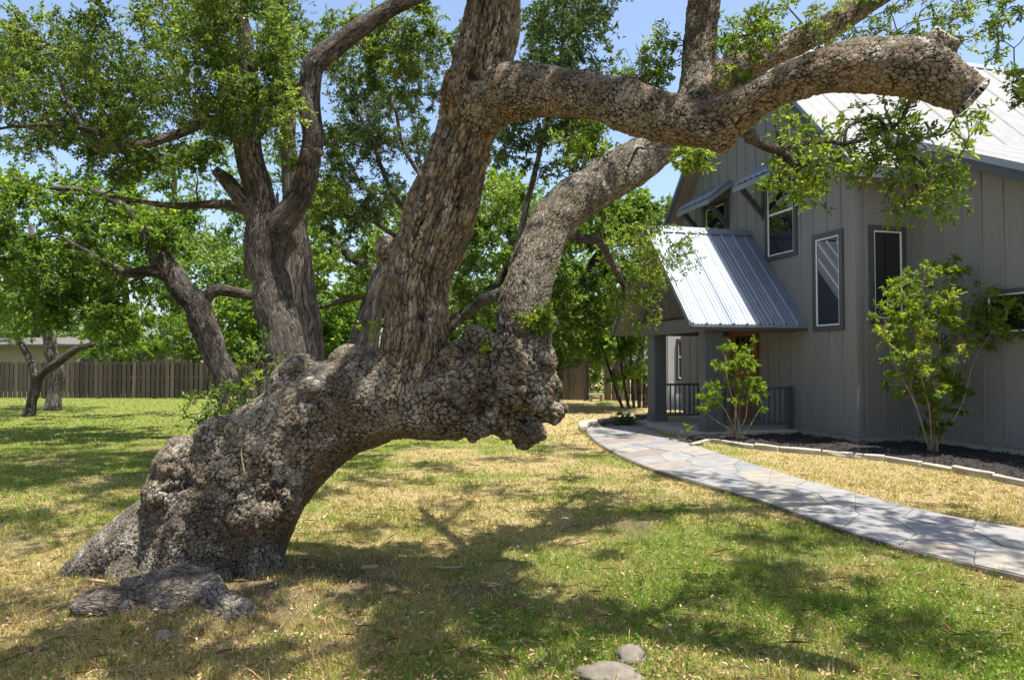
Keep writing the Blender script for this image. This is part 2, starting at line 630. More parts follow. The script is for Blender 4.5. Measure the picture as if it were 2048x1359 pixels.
M_wall = plain("siding_paint", (.218, .208, .202), .65, .05, 3.0, bmp=.12, stretch=(20, 20, .6), bscale=8)
nt = M_wall.node_tree; b = nt.nodes["Principled BSDF"]
src = b.inputs["Base Color"].links[0].from_socket
sepx = N(nt, "ShaderNodeSeparateXYZ"); nt.links.new(geo_pos(nt), sepx.inputs[0])
low = maprange(nt, sepx.outputs[2], .15, .75, 1.0, 0.0)
spl = math_(nt, 'MULTIPLY', low, maprange(nt, noise(nt, geo_pos(nt), 7, 5, .7), .42, .62))
c = mixc(nt, math_(nt, 'MULTIPLY', spl, .55), src, (.20, .155, .11))
str_ = maprange(nt, noise(nt, N(nt, "ShaderNodeMapping", i_Scale=(9, 9, .5)).outputs[0], 1.0, 4), .5, .8)
nt.links.new(geo_pos(nt), str_.node.inputs[0].links[0].from_node.inputs["Vector"].links[0].from_node.inputs[0])
c = mixc(nt, math_(nt, 'MULTIPLY', str_, .22), c, (.12, .11, .10))
nt.links.new(c, b.inputs["Base Color"])
M_trim = plain("trim_paint", (.064, .069, .082), .5, .08, 3.0)
M_sash = plain("sash_white", (.78, .78, .76), .4, .03)
M_fascia = plain("fascia_metal", (.26, .28, .30), .4, .05, metal=.4)
M_soffit = plain("soffit_paint", (.20, .18, .16), .8, .06)
M_conc = plain("concrete", (.34, .31, .26), .9, .15, 5, bmp=.3)
M_col = plain("column_paint", (.105, .105, .11), .55, .08, 3.0)
M_wood = plain("door_wood", (.20, .075, .022), .45, .3, 4.0, stretch=(8, 8, .8))
M_roof, nt, b = new_mat("roof_metal")
pos = N(nt, "ShaderNodeTexCoord").outputs["Object"]
c = ramp(nt, noise(nt, pos, 2.5, 5, .6), [(.3, (.19, .195, .205)), (.7, (.25, .255, .262))])
nt.links.new(c, b.inputs["Base Color"])
b.inputs["Metallic"].default_value = .5
b.inputs["Roughness"].default_value = .46
M_roof_main = M_roof.copy(); M_roof_main.name = "roof_metal_main"
bb = M_roof_main.node_tree.nodes["Principled BSDF"]; bb.inputs["Metallic"].default_value = 0.0; bb.inputs["Roughness"].default_value = .65; bb.inputs["Specular IOR Level"].default_value = .25
b.inputs["Metallic"].default_value = .5; b.inputs["Roughness"].default_value = .58
nt.links.new(ramp(nt, noise(nt, pos, 2.5, 5, .6), [(.3, (.165, .20, .26)), (.7, (.215, .25, .31))]), b.inputs["Base Color"])  # bluish base stands in for sky reflected in the shaded porch metal
M_glass, nt, b = new_mat("window_glass")
b.inputs["Base Color"].default_value = (.012, .014, .015, 1)
b.inputs["Roughness"].default_value = .02
b.inputs["IOR"].default_value = 1.7
b.inputs["Specular IOR Level"].default_value = .6


def to_local(axis_, a, z, plane, off):
    """wall coordinate -> local xyz; axis_ 'x' wall faces -x (runs along y), 'y' wall faces -y (runs along x)."""
    return (plane - off, a, z) if axis_ == 'x' else (a, plane - off, z)


def wbox(name, ax, plane, a0, a1, z0, z1, o0, o1, mat, parent, bevel=0.0):
    """box on a wall from offset o0 to o1 in front of it."""
    if ax == 'x':
        return box(name, plane - o1, plane - o0, a0, a1, z0, z1, mat, parent, bevel)
    return box(name, a0, a1, plane - o1, plane - o0, z0, z1, mat, parent, bevel)


def window(ax, plane, a0, a1, z0, z1, label, rail=None, trimw=.10, muntin=False):
    w = wbox("window", ax, plane, a0 + trimw, a1 - trimw, z0 + trimw, z1 - trimw, -.04, .004, M_trim, house)
    w["label"] = label
    g0, g1, h0, h1 = a0 + trimw, a1 - trimw, z0 + trimw, z1 - trimw
    for nm, p in (("trim", (a0, a0 + trimw, z0, z1)), ("trim", (a1 - trimw, a1, z0, z1)), ("trim", (g0, g1, z1 - trimw, z1)), ("trim", (g0, g1, z0, z0 + trimw))):
        wbox(nm, ax, plane, *p, 0, .045, M_trim, w, .004)
    s = .028
    for p in ((g0, g0 + s, h0, h1), (g1 - s, g1, h0, h1), (g0 + s, g1 - s, h1 - s, h1), (g0 + s, g1 - s, h0, h0 + s)):
        wbox("sash", ax, plane, *p, .004, .03, M_sash, w, .003)
    if rail:
        wbox("sash", ax, plane, g0 + s, g1 - s, rail - .022, rail + .022, .004, .033, M_sash, w, .003)
        wbox("pane", ax, plane, g0 + s, g1 - s, rail + .022, h1 - s, .004, .012, M_glass, w)
        wbox("pane", ax, plane, g0 + s, g1 - s, h0 + s, rail - .022, .004, .009, M_glass, w)
    else:
        wbox("pane", ax, plane, g0 + s, g1 - s, h0 + s, h1 - s, .004, .011, M_glass, w)
    return w


def battens(wall, ax, plane, positions, z0, ztop, holes, wd=.045, mat=None):
    for a in positions:
        segs = [(z0, ztop(a))]
        for (h0, h1, k0, k1) in holes:
            if h0 - wd / 2 < a < h1 + wd / 2:
                ns = []
                for s0, s1 in segs:
                    if k1 <= s0 or k0 >= s1: ns.append((s0, s1)); continue
                    if k0 > s0: ns.append((s0, k0))
                    if k1 < s1: ns.append((k1, s1))
                segs = ns
        for s0, s1 in segs:
            if s1 - s0 > .05:
                wbox("batten", ax, plane, a - wd / 2, a + wd / 2, s0, s1, -.002, .022, mat or M_wall, wall, .004)


PM, EAVE_Y, EAVE_Z, RIDGE_Y = 1.08, -.45, 5.20, 3.45
ROOF_BASE = EAVE_Z - PM * EAVE_Y        # roof top height at y=0
RIDGE_Z = ROOF_BASE + PM * RIDGE_Y


def under(y):
    return ROOF_BASE + PM * (y if y < RIDGE_Y else 2 * RIDGE_Y - y) - .27


def shed(name, poly2, ax_x0, ax_x1, mat, parent):
    return link(name, prism_me(name, [(ax_x0, y, z) for y, z in poly2], (ax_x1 - ax_x0, 0, 0)), mat, parent)


# walls
wA = shed("front_wall", [(.0, .16), (0, under(0)), (RIDGE_Y, under(RIDGE_Y)), (6.9, under(6.9)), (6.9, .16)], 0, .16, M_wall, house)
wB = box("side_wall", .165, 1.29, 0, .15, .16, under(0) - .002, M_wall, house)
EXT_X = 1.29


def ext_top(y):
    return 6.09 + .49 * (y - .37)


wC = shed("extension_wall", [(.145, .16), (.145, ext_top(.145) - .3), (-4.6, ext_top(-4.6) - .3), (-4.6, .16)], EXT_X, EXT_X + .15, M_wall, house)
shed("extension_back_wall", [(-4.45, .16), (-4.45, ext_top(-4.45) - .3), (-4.6, ext_top(-4.6) - .3), (-4.6, .16)], EXT_X + .152, 7.2, M_wall, house)
box("foundation", .03, 9, .03, 6.85, -.1, .158, M_conc, house)
box("foundation", EXT_X + .03, 7.1, -4.55, .028, -.1, .157, M_conc, house)
shed("rear_wall", [(0.05, .16), (0.05, under(0.05)), (RIDGE_Y, under(RIDGE_Y)), (6.85, under(6.85)), (6.85, .16)], 8.8, 8.95, M_wall, house)

winA = (1.67, 2.79, 3.85, 5.70)
winB = (4.38, 5.50, 3.85, 5.70)
winC = (.30, 1.18, 2.19, 4.16)
winD = (.30, 1.14, 2.30, 4.18)
winE = (-3.4, -1.55, 2.0, 2.78)
window('x', 0, *winA, "tall white sash window under the bracketed awning nearest the corner", rail=4.88)
window('x', 0, *winB, "white sash window under the farther awning above the porch roof", rail=4.88)
window('x', 0, *winC, "narrow fixed window on the front wall reflecting the porch roof")
window('y', 0, *winD, "narrow fixed window on the short side wall")
window('x', EXT_X, *winE, "low wide window behind the large shrub", trimw=.07)
# awnings


def awning(y0, y1, label):
    aw = link("awning", prism_me("awning", [(-.64, y0, 5.60), (-.64, y0, 5.52), (.0, y0, 5.98), (.0, y0, 6.10)], (0, y1 - y0, 0)), M_trim, house)
    aw["label"] = label
    n = int((y1 - y0) / .2)
    prof = []
    pts = []
    for k in range(n):
        a = y0 + (y1 - y0) * k / n; w = (y1 - y0) / n
        pts += [(a, 0), (a + w * .62, 0), (a + w * .70, .02), (a + w * .86, .02), (a + w * .94, 0)]
    pts.append((y1, 0))
    V, Fq = [], []
    for (y, h) in pts:
        for (x, z) in ((-.68, 5.615), (.0, 6.115)):
            V.append((x - h * .6, y, z + h))
    for k in range(len(pts) - 1):
        Fq.append((2 * k, 2 * k + 2, 2 * k + 3, 2 * k + 1))
    me = mesh_np("metal_sheet", np.array(V), [np.array(Fq)])
    link("metal_sheet", me, M_roof, aw)
    wbox("fascia", 'x', -.64, y0 - .02, y1 + .02, 5.47, 5.60, 0, .03, M_fascia, aw)
    link("fascia", prism_me("fascia", [(-.67, y0 - .02, 5.47), (-.67, y0 - .02, 5.60), (-.005, y0 - .02, 6.09), (-.005, y0 - .02, 5.95)], (0, -.03, 0)), M_fascia, aw)
    for yy in (y0 + .12, y1 - .2):
        link("bracket", prism_me("bracket", [(-.60, yy, 5.50), (-.50, yy, 5.56), (-.02, yy, 5.06), (-.02, yy, 4.92)], (0, .08, 0)), M_trim, aw)
        wbox("bracket", 'x', 0, yy - .005, yy + .085, 4.85, 5.95, .0, .018, M_trim, aw)


awning(1.48, 3.06, "small metal awning over the sash window nearest the corner")
awning(4.2, 5.78, "small metal awning partly behind the porch roof ridge")

holesA = [winA, winB, winC, (3.1, 4.25, 0, 2.45)]
battens(wA, 'x', 0, [.40 * k + .38 for k in range(16)], .17, lambda a: under(a) - .01, holesA)
wbox("corner_board", 'x', 0, .0, .11, .16, under(0.0) - .02, -.003, .024, M_wall, wA, .004)
battens(wB, 'y', 0, [.22, .62, 1.02], .17, lambda a: under(0) - .03, [winD])
wbox("corner_board", 'y', 0, -.023, .10, .16, under(0) - .03, -.003, .025, M_wall, wB, .004)
battens(wC, 'x', EXT_X, [-.30 - .40 * k for k in range(11)], .17, lambda a: ext_top(a) - .33, [winE])
# panel joint flashing on the gable
# door
door = wbox("door", 'x', 0, 3.2, 4.15, .2, 2.32, .0, .05, M_wood, house, .006)
door["label"] = "orange brown wooden front door with small square panes"
for p in ((3.1, 3.2, .2, 2.42), (4.15, 4.25, .2, 2.42), (3.2, 4.15, 2.32, 2.42)):
    wbox("jamb", 'x', 0, *p, 0, .07, M_wood, door, .004)
for r in range(2):
    for k in range(3):
        wbox("pane", 'x', 0, 3.33 + k * .24, 3.52 + k * .24, 1.72 + r * .25, 1.93 + r * .25, .05, .056, M_glass, door)
for k in range(2):
    wbox("door_panel", 'x', 0, 3.32 + k * .38, 3.64 + k * .38, .42, 1.52, .05, .062, M_wood, door, .006)

# metal roofs: one object for each panel


def metal_panels(parent, x0, x1, eave, ridge, base_name="panel", mat=None):
    """eave=(y,z), ridge=(y,z). ribs run from eave to ridge."""
    (ye, ze), (yr, zr) = eave, ridge
    d = np.array([0, yr - ye, zr - ze]); L = np.linalg.norm(d); d = d / L
    n = np.cross(np.array([1., 0, 0]), d)
    if n[2] < 0: n = -n
    W_, R_ = .914, .305
    x = x0
    while x < x1 - .02:
        xe = min(x + W_, x1)
        prof = []
        k = 0
        while x + k * R_ < xe - .01:
            a = x + k * R_
            for (o, h) in ((0, .0), (.022, .032), (.050, .032), (.072, .0), (.130, .0), (.138, .006), (.152, .006), (.160, 0), (.215, 0), (.223, .006), (.237, .006), (.245, 0)):
                if a + o <= xe: prof.append((a + o, h))
            k += 1
        prof.append((xe, 0.0))
        V, Fq = [], []
        for (px_, h) in prof:
            V.append(np.array([px_, ye, ze]) + n * h)
            V.append(np.array([px_, yr, zr]) + n * h)
        for k in range(len(prof) - 1):
            Fq.append((2 * k, 2 * k + 2, 2 * k + 3, 2 * k + 1))
        link(base_name, mesh_np(base_name, np.array(V), [np.array(Fq)]), mat or M_roof, parent)
        x = xe


def roof_slab(name, x0, x1, eave, ridge, thick, mat, parent):
    (ye, ze), (yr, zr) = eave, ridge
    return link(name, prism_me(name, [(x0, ye, ze - .012), (x0, yr, zr - .012), (x0, yr, zr - thick), (x0, ye, ze - thick)], (x1 - x0, 0, 0)), mat, parent)


RAKE_X = -.42
mr = roof_slab("main_roof", RAKE_X + .03, 9.1, (EAVE_Y + .03, ROOF_BASE + PM * (EAVE_Y + .03)), (RIDGE_Y - .001, RIDGE_Z - .001), .24, M_soffit, house)
mr["label"] = "pale ribbed metal main roof"
mf = roof_slab("main_roof", RAKE_X + .03, 9.1, (2 * RIDGE_Y - EAVE_Y - .03, ROOF_BASE + PM * (EAVE_Y + .03)), (RIDGE_Y + .001, RIDGE_Z - .001), .24, M_soffit, house)
metal_panels(mr, RAKE_X, 9.1, (EAVE_Y - .03, ROOF_BASE + PM * (EAVE_Y - .03)), (RIDGE_Y, RIDGE_Z), mat=M_roof_main)
metal_panels(mf, RAKE_X, 9.1, (2 * RIDGE_Y - EAVE_Y + .03, ROOF_BASE + PM * (EAVE_Y - .03)), (RIDGE_Y, RIDGE_Z))
link("ridge_cap", prism_me("ridge_cap", [(RAKE_X - .02, RIDGE_Y - .17, RIDGE_Z - .13), (RAKE_X - .02, RIDGE_Y, RIDGE_Z + .06), (RAKE_X - .02, RIDGE_Y + .17, RIDGE_Z - .13)], (9.55, 0, 0)), M_roof, mr)
# rake fascia (two) and eave fascia
for (ya, yb) in ((EAVE_Y, RIDGE_Y), (2 * RIDGE_Y - EAVE_Y, RIDGE_Y)):
    za, zb = EAVE_Z, RIDGE_Z
    link("fascia", prism_me("fascia", [(RAKE_X, ya, za + .01), (RAKE_X, yb, zb + .01), (RAKE_X, yb, zb - .25), (RAKE_X, ya, za - .25)], (.028, 0, 0)), M_trim, mr)
    link("rake_trim", prism_me("rake_trim", [(RAKE_X - .02, ya, za + .045), (RAKE_X - .02, yb, zb + .045), (RAKE_X - .02, yb, zb - .07), (RAKE_X - .02, ya, za - .07)], (.018, 0, 0)), M_fascia, mr)
box("fascia", RAKE_X + .03, EXT_X - .35, EAVE_Y, EAVE_Y + .028, EAVE_Z - .23, EAVE_Z - .015, M_fascia, mr)
# extension roof
EXL = EXT_X - .39
er = roof_slab("extension_roof", EXL + .03, 7.5, (-5.0, ext_top(-5.0)), (.34, ext_top(.34)), .24, M_soffit, house)
er["label"] = "lower pitched metal roof running out from the main roof"
metal_panels(er, EXL, 7.5, (-5.03, ext_top(-5.03)), (.39, ext_top(.39) + .012), mat=M_roof_main)
link("fascia", prism_me("fascia", [(EXL, -5.0, ext_top(-5.0) + .01), (EXL, .0, ext_top(0.) + .01), (EXL, .0, ext_top(0.) - .25), (EXL, -5.0, ext_top(-5.) - .25)], (.028, 0, 0)), M_trim, er)
link("rake_trim", prism_me("rake_trim", [(EXL - .02, -5.0, ext_top(-5.0) + .045), (EXL - .02, .2, ext_top(.2) + .045), (EXL - .02, .2, ext_top(.2) - .08), (EXL - .02, -5.0, ext_top(-5.) - .08)], (.018, 0, 0)), M_fascia, er)

# porch
PX0, PYE, PZE, PYR, PZR, PYF = -2.70, 1.40, 2.36, 3.42, 4.64, 5.44
pr = roof_slab("porch_roof", PX0 + .03, -.003, (PYE + .03, PZE + .03), (PYR - .001, PZR), .16, M_soffit, house)
pr["label"] = "steep metal porch roof half in bright sun"
pf = roof_slab("porch_roof", PX0 + .03, -.003, (PYF - .03, PZE + .03), (PYR + .001, PZR), .16, M_soffit, house)
metal_panels(pr, PX0, -.003, (PYE - .03, PZE - .03), (PYR, PZR))
metal_panels(pf, PX0, -.003, (PYF + .03, PZE - .03), (PYR, PZR))
link("ridge_cap", prism_me("ridge_cap", [(PX0 - .02, PYR - .13, PZR - .10), (PX0 - .02, PYR - .03, PZR + .055), (PX0 - .02, PYR + .03, PZR + .055), (PX0 - .02, PYR + .13, PZR - .10)], (2.715, 0, 0)), M_roof, pr)
for ya in (PYE, PYF):
    link("fascia", prism_me("fascia", [(PX0, ya, PZE + .0), (PX0, PYR, PZR + .0), (PX0, PYR, PZR - .2), (PX0, ya, PZE - .18)], (.028, 0, 0)), M_trim, pr)
    link("rake_trim", prism_me("rake_trim", [(PX0 - .02, ya, PZE + .04), (PX0 - .02, PYR, PZR + .04), (PX0 - .02, PYR, PZR - .07), (PX0 - .02, ya, PZE - .07)], (.018, 0, 0)), M_fascia, pr)
box("fascia", PX0 + .03, -.003, PYE - .004, PYE + .024, PZE - .15, PZE - .005, M_trim, pr)
box("gutter_edge", PX0, -.003, PYE - .03, PYE - .006, PZE - .09, PZE - .03, M_fascia, pr)
# gable infill and beams
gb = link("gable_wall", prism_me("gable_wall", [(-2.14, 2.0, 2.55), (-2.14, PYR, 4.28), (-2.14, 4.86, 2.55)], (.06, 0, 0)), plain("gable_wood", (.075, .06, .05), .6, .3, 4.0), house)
box("beam", -2.20, -1.96, 1.72, 4.75, 2.20, 2.50, M_col, house)
box("beam", -1.95, -.02, 1.75, 1.97, 2.20, 2.36, M_col, house)
box("beam", -1.95, -.02, 4.35, 4.6, 2.20, 2.50, M_col, house)
link("truss", prism_me("truss", [(-2.20, 1.75, 2.45), (-2.20, PYR, 4.42), (-2.20, PYR, 4.2), (-2.20, 1.95, 2.45)], (.05, 0, 0)), M_col, house)
link("truss", prism_me("truss", [(-2.20, 5.05, 2.45), (-2.20, PYR, 4.42), (-2.20, PYR, 4.2), (-2.20, 4.85, 2.45)], (.05, 0, 0)), M_col, house)
for (x0, x1, y0, y1, lb) in ((-2.18, -1.76, 1.75, 2.00, "broad near porch column"), (-2.14, -1.82, 4.18, 4.56, "far porch column by the walkway")):
    cl = box("column", x0, x1, y0, y1, .13, 2.22, M_col, house, .006)
    cl["label"] = lb
    box("column_base", x0 - .02, x1 + .02, y0 - .02, y1 + .02, .12, .30, M_col, cl, .006)
    for k in range(3):
        box("batten", x0 + (x1 - x0) * (.12 + .38 * k) - .02, x0 + (x1 - x0) * (.12 + .38 * k) + .02, y0 - .012, y0 - .001, .305, 2.2, M_col, cl)
box("porch_shade_ceiling", -1.94, -.004, 1.98, 4.34, 2.36, 2.40, M_soffit, house)  # ceiling panel added to darken the porch behind the columns
pfz = box("porch_floor", -2.45, -.02, 1.70, 4.9, -.05, .125, M_conc, house, .01)


def railing(x0, x1, y, label):
    r = box("railing", x0, x1, y - .03, y + .03, .98, 1.03, M_trim, house, .004)
    r["label"] = label
    box("bottom_rail", x0, x1, y - .02, y + .02, .24, .28, M_trim, r)
    n = int((x1 - x0) / .125)
    for k in range(n):
        xx = x0 + (x1 - x0) * (k + .5) / n
        box("baluster", xx - .014, xx + .014, y - .014, y + .014, .282, .978, M_trim, r)


railing(-1.72, -.13, 1.88, "dark railing beside the front wall behind the young shrub")
railing(-1.80, -.03, 4.40, "dark railing on the far side of the porch")
box("newel", -.125, -.05, 1.84, 1.92, .13, 1.05, M_trim, house)
# far wing facing the lawn
M_wing = plain("wing_paint", (.68, .67, .65), .65, .05, 3.0)
wg = box("wing_wall", -.16, 3.0, 7.9, 8.05, .1, 3.0, M_wing, house)
wg["label"] = "pale wing wall seen through the porch"
battens(wg, 'y', 7.9, [-.1, .12, .92, 1.3], .12, lambda a: 2.98, [], mat=M_wing)
ww = window('y', 7.9, .38, 1.1, 1.0, 2.25, "white sash window on the pale wing seen through the porch", rail=1.7, trimw=.05)

# ------------------------------------------------------------------ walkway, edging, mulch
PL = np.array([gnd(*p)[:2] for p in ((1172, 858), (1178, 872), (1210, 898), (1300, 940), (1500, 1000), (1700, 1070), (1850, 1115), (2048, 1162))])
PL = np.vstack([PL, PL[-1] + (PL[-1] - PL[-2]) * 3.0])
PR = np.array([gnd(*p)[:2] for p in ((1240, 848), (1300, 858), (1330, 876), (1385, 893), (1560, 950), (1740, 1000), (1900, 1040), (2048, 1066))])
PR = np.vstack([PR, PR[-1] + (PL[-1] - PL[-2])])
PLc, PRc = catmull(np.hstack([PL, np.zeros((len(PL), 1))]), .1), catmull(np.hstack([PR, np.zeros((len(PR), 1))]), .1)


def resamp(P, n):
    s = np.concatenate([[0], np.cumsum(np.linalg.norm(np.diff(P, axis=0), axis=1))])
    t = np.linspace(0, s[-1], n)
    return np.stack([np.interp(t, s, P[:, k]) for k in range(P.shape[1])], -1)


NS = 120
PLr, PRr = resamp(PLc[:, :2], NS), resamp(PRc[:, :2], NS)
PLEN = float(np.sum(np.linalg.norm(np.diff((PLr + PRr) / 2, axis=0), axis=1)))
path_poly = np.vstack([PLr, PRr[::-1]])


def strip(s, t):
    f = np.clip(s / PLEN, 0, 1) * (NS - 1)
    i = min(int(f), NS - 2); fr = f - i
    a = PLr[i] * (1 - fr) + PLr[i + 1] * fr
    b_ = PRr[i] * (1 - fr) + PRr[i + 1] * fr
    return a * (1 - t) + b_ * t


V = np.vstack([np.hstack([PLr + (PLr - PRr) * .01, np.full((NS, 1), .035)]), np.hstack([PRr, np.full((NS, 1), .035)]),
               np.hstack([PLr + (PLr - PRr) * .01, np.full((NS, 1), -.06)]), np.hstack([PRr, np.full((NS, 1), -.06)])])
i = np.arange(NS - 1)
Fq = np.concatenate([np.stack([i, i + NS, i + NS + 1, i + 1], -1), np.stack([i + 2 * NS, i, i + 1, i + 1 + 2 * NS], -1), np.stack([i + NS, i + 3 * NS, i + 3 * NS + 1, i + NS + 1], -1)])
M_mortar = plain("mortar", (.185, .178, .165), .95, .2, 12, bmp=.5)
wme = mesh_np("path", V, [Fq])
wme.materials.append(M_mortar); wme.materials.append(plain("path_soil_shade", (.055, .042, .03), .95, .3, 10, bmp=.6))  # path sides: dark soil, with the raised edge's shadow line painted in
wme.polygons.foreach_set("material_index", np.r_[np.zeros(NS - 1, np.int32), np.ones(2 * (NS - 1), np.int32)])
walk = link("path", wme)
tag(walk, kind="structure")
M_flag, nt, b = new_mat("flagstone")
oi = N(nt, "ShaderNodeObjectInfo").outputs["Random"]
pos = geo_pos(nt)
basec = ramp(nt, oi, [(0, (.17, .173, .182)), (.35, (.205, .204, .204)), (.6, (.162, .17, .184)), (.78, (.215, .198, .17)), (.90, (.21, .204, .194)), (.97, (.17, .14, .125)), (1, (.145, .11, .095))])
nz = ramp(nt, noise(nt, pos, 5, 6, .65), [(.3, (.72, .72, .74)), (.7, (1.2, 1.18, 1.12))])
c = mixc(nt, 1.0, basec, nz, 'MULTIPLY')
st = maprange(nt, noise(nt, pos, 2.2, 4, .6), .55, .7)
c = mixc(nt, math_(nt, 'MULTIPLY', st, .5), c, (.36, .25, .13))
nt.links.new(c, b.inputs["Base Color"])
b.inputs["Roughness"].default_value = .75
bump(nt, b, noise(nt, pos, 14, 6, .6), .35, .02)


def clip_half(poly, p, n):
    out = []
    for k in range(len(poly)):
        a, c_ = poly[k], poly[(k + 1) % len(poly)]
        da, dc = np.dot(a - p, n), np.dot(c_ - p, n)
        if da <= 0: out.append(a)
        if (da < 0 < dc) or (dc < 0 < da):
            out.append(a + (c_ - a) * (da / (da - dc)))
    return out


WID = 1.35
pts = []
s = .25
row = 0
rf = random.Random(5)
while s < PLEN:
    k = 2 if row % 3 else 3
    for j in range(k):
        pts.append(np.array([s + rf.uniform(-.2, .2), (j + .5 + rf.uniform(-.22, .22)) / k * WID]))
    s += rf.uniform(.5, .72); row += 1
pts = np.array(pts)
for k, p in enumerate(pts):
    poly = [np.array(v, float) for v in ((0, .0), (PLEN, .0), (PLEN, WID), (0, WID))]
    dd = np.linalg.norm(pts - p, axis=1)
    for j in np.argsort(dd)[1:14]:
        q = pts[j]; n = (q - p) / dd[j]
        poly = clip_half(poly, (p + q) / 2 - n * .0045, n)
        if len(poly) < 3: break
    if len(poly) < 3: continue
    # subdivide edges with slight wander
    pp = []
    for a, c_ in zip(poly, poly[1:] + poly[:1]):
        L = np.linalg.norm(c_ - a); n = max(1, int(L / .18))
        for t in range(n):
            v = a + (c_ - a) * t / n
            if t: v = v + np.array([rf.uniform(-.010, .010), rf.uniform(-.010, .010)])
            pp.append(v)
    W3 = [strip(v[0], v[1] / WID) for v in pp]
    cen = np.mean(W3, 0)
    z1 = .044 + rf.uniform(-.002, .003)
    n = len(W3)
    Vv = [(w[0] - cen[0], w[1] - cen[1], 0.0) for w in W3] + [((w[0] - cen[0]) * .985, (w[1] - cen[1]) * .985, z1 - .03) for w in W3]
    me = bpy.data.meshes.new("flagstone")
    me.from_pydata(Vv, [], [list(range(n, 2 * n))] + [[i, (i + 1) % n, n + (i + 1) % n, n + i] for i in range(n)])
    link("flagstone", me, M_flag, walk, (cen[0], cen[1], .03))

# limestone edging along the bed
M_lime = plain("limestone", (.36, .32, .255), .9, .35, 7, bmp=.6)
EDG = np.array([gnd(*p)[:2] for p in ((1382, 896), (1408, 889), (1432, 884), (1470, 892), (1540, 901), (1640, 909), (1760, 920), (1850, 934), (1950, 952), (2048, 972))])
EDG = np.vstack([EDG, EDG[-1] + (EDG[-1] - EDG[-2]) * 3.5])
EDc = catmull(np.hstack([EDG, np.zeros((len(EDG), 1))]), .05)[:, :2]
edge_root = empty("stone_edging", (*EDc[0], 0))
tag(edge_root, "curving pale limestone block edging in front of the house bed", "edging")


def edging(curve, root, blocks=(.45, .75), wd=.13, h=.13):
    s = np.concatenate([[0], np.cumsum(np.linalg.norm(np.diff(curve, axis=0), axis=1))])
    a = 0
    while a < s[-1] - .1:
        L = rf.uniform(*blocks); e = min(a + L, s[-1])
        P0 = np.array([np.interp(a + .012, s, curve[:, k]) for k in (0, 1)]); P1 = np.array([np.interp(e - .012, s, curve[:, k]) for k in (0, 1)])
        d = P1 - P0; L2 = np.linalg.norm(d); d /= L2
        hh = h + rf.uniform(-.015, .015)
        bm = bmesh.new()
        bmesh.ops.create_cube(bm, size=1)
        bmesh.ops.subdivide_edges(bm, edges=bm.edges[:], cuts=1, use_grid_fill=True)
        for v in bm.verts:
            v.co = Vector((v.co.x * L2 + rf.uniform(-.008, .008), v.co.y * wd + rf.uniform(-.012, .012), (v.co.z + .5) * (hh + .05) - .05 + rf.uniform(-.008, .008)))
        bmesh.ops.bevel(bm, geom=[e_ for e_ in bm.edges if e_.calc_face_angle(0) > .8], offset=.012, segments=1, affect='EDGES')
        me = bpy.data.meshes.new("stone_block"); bm.to_mesh(me); bm.free()
        o = link("stone_block", me, M_lime, root)
        c0 = (P0 + P1) / 2
        o.location = (c0[0] - root.location.x, c0[1] - root.location.y, 0)
        o.rotation_euler = (0, 0, math.atan2(d[1], d[0]))
        a = e


edging(EDc, edge_root, wd=.09, h=.085)
ED2 = np.array([gnd(*p)[:2] for p in ((1168, 862), (1166, 856), (1180, 850), (1212, 846), (1245, 842), (1270, 836))])
ED2c = catmull(np.hstack([ED2, np.zeros((len(ED2), 1))]), .05)[:, :2]
er2 = empty("stone_edging", (*ED2c[0], 0))
tag(er2, "short rounded limestone edging at the far end of the walkway", "edging")
edging(ED2c, er2, (.4, .7), .2, .12)

# mulch beds
M_mulch, nt, b = new_mat("mulch")
pos = geo_pos(nt)
c = ramp(nt, noise(nt, pos, 40, 6, .7), [(.3, (.010, .008, .009)), (.55, (.030, .024, .023)), (.8, (.075, .060, .055))])
nt.links.new(c, b.inputs["Base Color"]); b.inputs["Roughness"].default_value = .9
bump(nt, b, noise(nt, pos, 60, 6, .75), 1.0, .05)
bedL = EDc[8:]
bed_poly = np.vstack([bedL, [hw(EXT_X + .02, -8)[:2]], [hw(EXT_X + .02, .02)[:2]], [hw(.02, .02)[:2]], [hw(-.02, 1.72)[:2]], [hw(-2.2, 1.72)[:2]], [hw(-2.3, 1.9)[:2]], [gnd(1335, 884)[:2]]])
bed2_poly = np.vstack([ED2c[4:], [gnd(1300, 832)[:2]], [hw(-2.4, 4.6)[:2]], [gnd(1295, 850)[:2]]])
mul_acc = []
